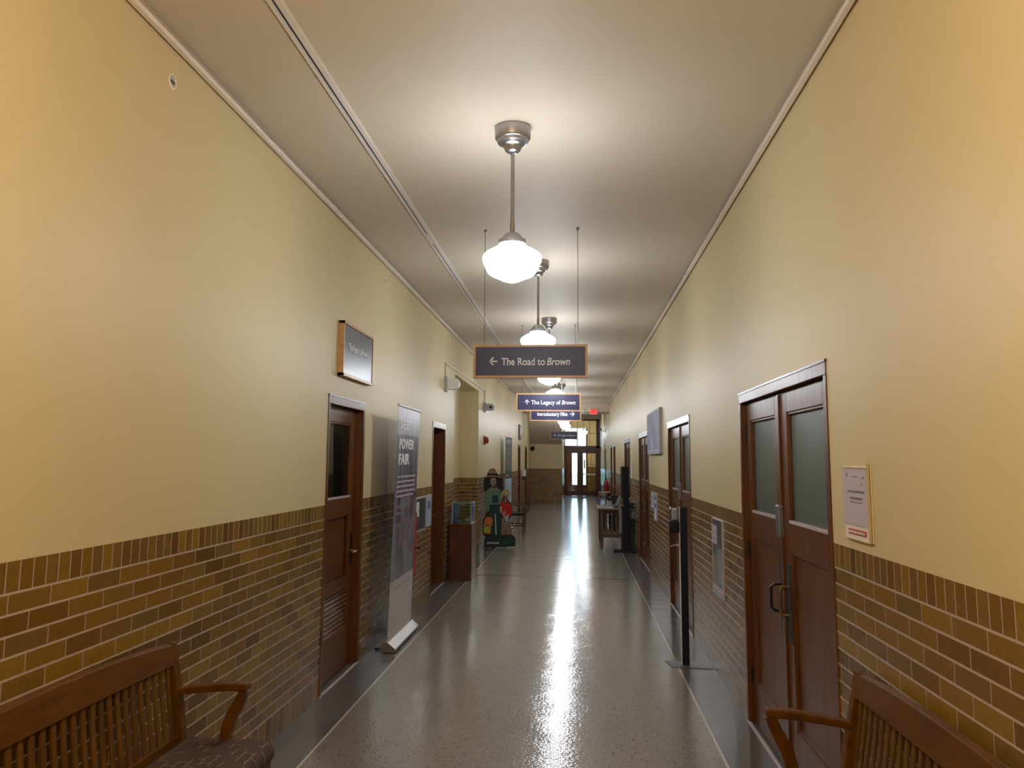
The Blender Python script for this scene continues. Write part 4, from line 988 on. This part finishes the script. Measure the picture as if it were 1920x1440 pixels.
def figurine(x, y, h, label):
    top_mesh(MB().lathe([(0, 0), (.022, 0), (.020, .01), (.010, .02), (.014, h*.5), (.018, h*.62), (.008, h*.74), (.014, h*.88), (0, h)], (x, y, .775), 16, cap=False), 'figurine', 'coral_white', (x, y, .775), label, 'figurine', 'white figurines on the table', smooth=True)
figurine(.56, 16.3, .13, 'small white figurine on the slatted table, leftmost of three')
figurine(.625, 16.25, .10, 'small white figurine on the slatted table, shortest, middle of three')
figurine(.69, 16.3, .14, 'small white figurine on the slatted table, tallest of three')
top_mesh(MB().box(.50, .72, 16.05, 16.2, .775, .785), 'booklet', 'sill_light', (.6, 16.1, .775), 'pale open booklet lying on the front of the slatted table', 'booklet')
top_mesh(MB().box(1.03, 1.12, 16.05, 16.3, .775, .90, .01), 'desk_box', 'black_plastic', (1.07, 16.15, .775), 'small black box at the wall end of the slatted table', 'box')
# tall black stand
root = empty('kiosk_stand', (.93, 15.6, 0), 'tall narrow black stand in front of the slatted table', 'stand')
MB().box(.70, 1.125, 15.45, 15.78, 0, .02, .004).build('base', 'navy_black', root)
MB().box(.885, 1.0, 15.58, 15.62, .02, 1.60, .004).build('upright', 'navy_black', root)
MB().box(.84, .886, 15.585, 15.615, .02, .85).box(.845, .886, 15.585, 15.615, 1.0, 1.60).build('side_panel', 'black_plastic', root)
MB().box(.80, .86, 15.56, 15.58, .34, .80, .004).build('leaflet_tray', 'print_grey', root)
MB().box(.86, .90, 15.59, 15.61, 1.60, 1.665).build('top_tab', 'paper_white', root)
# bin between stand and door
root = empty('waste_bin', (1.06, 15.95, 0), 'black bin with a green lid between the tall black stand and the right wall', 'bin')
MB().slab([(1.005, 15.80, 0), (1.125, 15.80, 0), (1.128, 15.80, .42), (.998, 15.80, .42)], (0, .10, 0)).build('body', 'black_plastic', root)
MB().box(1.0, 1.126, 15.80, 15.90, .42, .60, .006).build('lid', 'base_green', root)

# drinking fountain
root = empty('drinking_fountain', (.85, 22.2, 0), 'wall-mounted steel drinking fountain on the right wall beyond the table', 'drinking fountain')
MB().lathe([(0, .73), (.12, .74), (.165, .80), (.175, .86), (.165, .865), (.14, .82), (0, .80)], (.78, 22.2, 0), 28, cap=False).build('basin', 'steel', root, True)
MB().tube([(XR, 22.2, .62), (.95, 22.2, .62), (.80, 22.2, .73)], .035, 12).build('bracket', 'dark_metal', root, True)
MB().tube([(.70, 22.12, .86), (.70, 22.12, .92), (.73, 22.14, .935)], .010, 8).build('spout', 'steel', root, True)
MB().box(.94, XR, 22.05, 22.35, .55, .78, .01).build('cooler_body', 'iron_bronze', root)
MB().tube([(.61, 22.2, .83), (.60, 22.2, .76), (.66, 22.2, .66), (.80, 22.2, .66)], .012, 8).build('rail', 'steel', root, True)

# fire extinguisher at the far right
root = empty('fire_extinguisher', (1.06, 28.8, .56), 'red fire extinguisher hung on the far right wall before the last door', 'fire extinguisher')
MB().lathe([(0, .56), (.065, .56), (.07, .60), (.07, .93), (.05, .99), (.022, 1.02), (.022, 1.05)], (1.06, 28.8, 0), 20).build('cylinder', 'extinguisher_red', root, True)
MB().box(1.0, 1.10, 28.79, 28.81, 1.05, 1.08).box(1.05, XR, 28.78, 28.82, .98, 1.0).build('valve', 'black_plastic', root)
MB().tube([(1.02, 28.78, 1.05), (.985, 28.75, .98), (.98, 28.75, .75)], .012, 8).build('hose', 'black_plastic', root, True)

# security camera on the right wall, exit sign, small detector
root = empty('security_camera', (XR, 31.2, 2.86), 'small black security camera on an arm from the right wall', 'security camera')
MB().box(XR-.03, XR, 31.1, 31.3, 2.78, 2.92).tube([(XR-.02, 31.2, 2.86), (1.02, 31.2, 2.83), (.98, 31.2, 2.85)], .016, 8).build('arm', 'device_grey', root, True)
MB().lathe([(0, -.06), (.045, -.055), (.045, .05), (0, .06)], (.955, 31.2, 2.90), 16, 'Y', cap=False).build('body', 'black_plastic', root, True)
root = empty('exit_sign', (.582, 27.1, 3.26), 'lit red exit sign on the beam above the far exit doors', 'exit sign')
MB().box(.46, .704, 27.04, 27.10, 3.262, 3.425).build('housing', 'white_plastic', root)
ff = MB().box(.468, .696, 27.035, 27.04, 3.27, 3.417).build('face', 'exit_red', root)
MB().mesh(place(text_mesh([('EXIT', 0)], .095, .17, .02), (.582, 27.033, 3.295), (1, 0, 0))).build('lettering', 'alarm_red', ff)
root = empty('emergency_light', (.25, 27.1, 3.31), 'tiny white emergency light on the beam left of the exit sign', 'emergency light')
MB().box(.20, .29, 27.03, 27.1, 3.35, 3.40).build('body', 'white_plastic', root)
MB().lathe([(.025, 0), (.035, -.05)], (.245, 27.06, 3.35), 12).build('lamp_head', 'white_plastic', root, True)

# ================================================================ BENCHES
def bench(xw, s, yend, label):
    """xw = x of the crest top, s = direction into the hall, far end at yend"""
    L_ = 1.62; ya, yb_ = yend-L_, yend
    X = lambda u: xw+s*u
    root = empty('slatted_bench', (X(.25), (ya+yb_)/2, 0), label, 'bench', 'slat-back benches by the camera')
    ub = lambda z: .002+.062*max(0, (.90-z)/.38) if z > .52 else .064+.0*(z)
    # posts
    for y in (ya, yb_-.045):
        mb = MB(); pts = [(X(.085), y+.0225, 0), (X(.060), y+.0225, .25), (X(.066), y+.0225, .50), (X(.045), y+.0225, .65), (X(.018), y+.0225, .80), (X(.0), y+.0225, .905)]
        mb.sweep(pts, (0, .0225, 0), [.045, .045, .05, .045, .04, .035]); mb.build('leg', 'bench_wood', root, bevel=.004, label='rear leg running up as back post')
    # crest: arched top and bottom edge
    mb = MB(); n = 24; a = []
    for i in range(n+1):
        f = i/n; y = ya+.02+(L_-.04)*f; arch = math.sin(PI*f)**.8
        zt = .900+.040*arch; zb_ = .812+.012*arch
        a.append([mb.bm.verts.new(Vector(p)) for p in ((X(.003)-s*.014, y, zt), (X(.006)+s*.012, y, zt-.004), (X(.022)+s*.012, y, zb_), (X(.020)-s*.014, y, zb_))])
    for p, q in zip(a, a[1:]):
        for k in range(4): mb.bm.faces.new((p[k], p[(k+1) % 4], q[(k+1) % 4], q[k]))
    mb.bm.faces.new(a[0]); mb.bm.faces.new(a[-1])
    mb.build('crest_rail', 'bench_wood', root, bevel=.004)
    MB().box(X(.045), X(.075), ya+.045, yb_-.045, .49, .535, .003).build('lower_rail', 'bench_wood', root)
    k = 0; y = yb_-.045-.035
    while y > ya+.06:
        mb = MB(); mb.sweep([(X(.060), y, .53), (X(.046), y, .62), (X(.030), y, .72), (X(.018), y, .825)], (0, .0125, 0), .010)
        mb.build('slat', 'slat_wood', root, bevel=.002); y -= .0535
    # arms
    for y in (ya+.022, yb_-.022):
        mb = MB(); mb.sweep([(X(.040), y, .705), (X(.16), y, .722), (X(.27), y, .735), (X(.365), y, .738)], (0, .026, 0), [.026, .030, .034, .032])
        mb.build('armrest', 'bench_wood', root, bevel=.006)
        mb = MB(); mb.sweep([(X(.350), y, .728), (X(.325), y, .67), (X(.292), y, .61), (X(.274), y, .55), (X(.272), y, .49)], (0, .020, 0), [.040, .046, .050, .048, .050])
        mb.build('arm_support', 'bench_wood', root, bevel=.006)
    # seat
    MB().box(X(.05), X(.475), ya+.02, yb_-.02, .40, .455, .006).build('seat_frame', 'bench_wood', root)
    bm_ = MB()
    xa_, xb2 = sorted((X(.078), X(.492))); ya_, yb2 = ya+.005, yb_+.015
    def outline(ins, z):
        rr_ = max(.055-ins, .012); out = []
        for (cx_, cy2, a0) in ((xb2-ins-rr_, yb2-ins-rr_, 0), (xa_+ins+rr_, yb2-ins-rr_, 90), (xa_+ins+rr_, ya_+ins+rr_, 180), (xb2-ins-rr_, ya_+ins+rr_, 270)):
            for k in range(9):
                t_ = R(a0+k*90/8); out.append(bm_.bm.verts.new((cx_+rr_*math.cos(t_), cy2+rr_*math.sin(t_), z)))
        return out
    rings = [outline(i_, z_) for i_, z_ in ((.010, .452), (.002, .462), (.0, .478), (.003, .494), (.010, .508), (.022, .517), (.05, .522))]
    for p, q in zip(rings, rings[1:]):
        for k in range(len(p)): bm_.bm.faces.new((p[k], p[(k+1) % len(p)], q[(k+1) % len(p)], q[k]))
    bm_.bm.faces.new(rings[0]); bm_.bm.faces.new(rings[-1])
    bm_.build('seat_cushion', 'woven_fabric', root, smooth=True)
    for y in (ya+.03, yb_-.06):
        MB().sweep([(X(.44), y+.02, .42), (X(.445), y+.02, .22), (X(.45), y+.02, 0)], (0, .022, 0), [.045, .038, .034]).build('leg', 'bench_wood', root, bevel=.004)
    return root
bench(-1.751, 1, 3.40, 'slat-back wooden bench with woven seat along the left brick wall')
bench(1.098, -1, 3.40, 'slat-back wooden bench along the right brick wall before the double door')
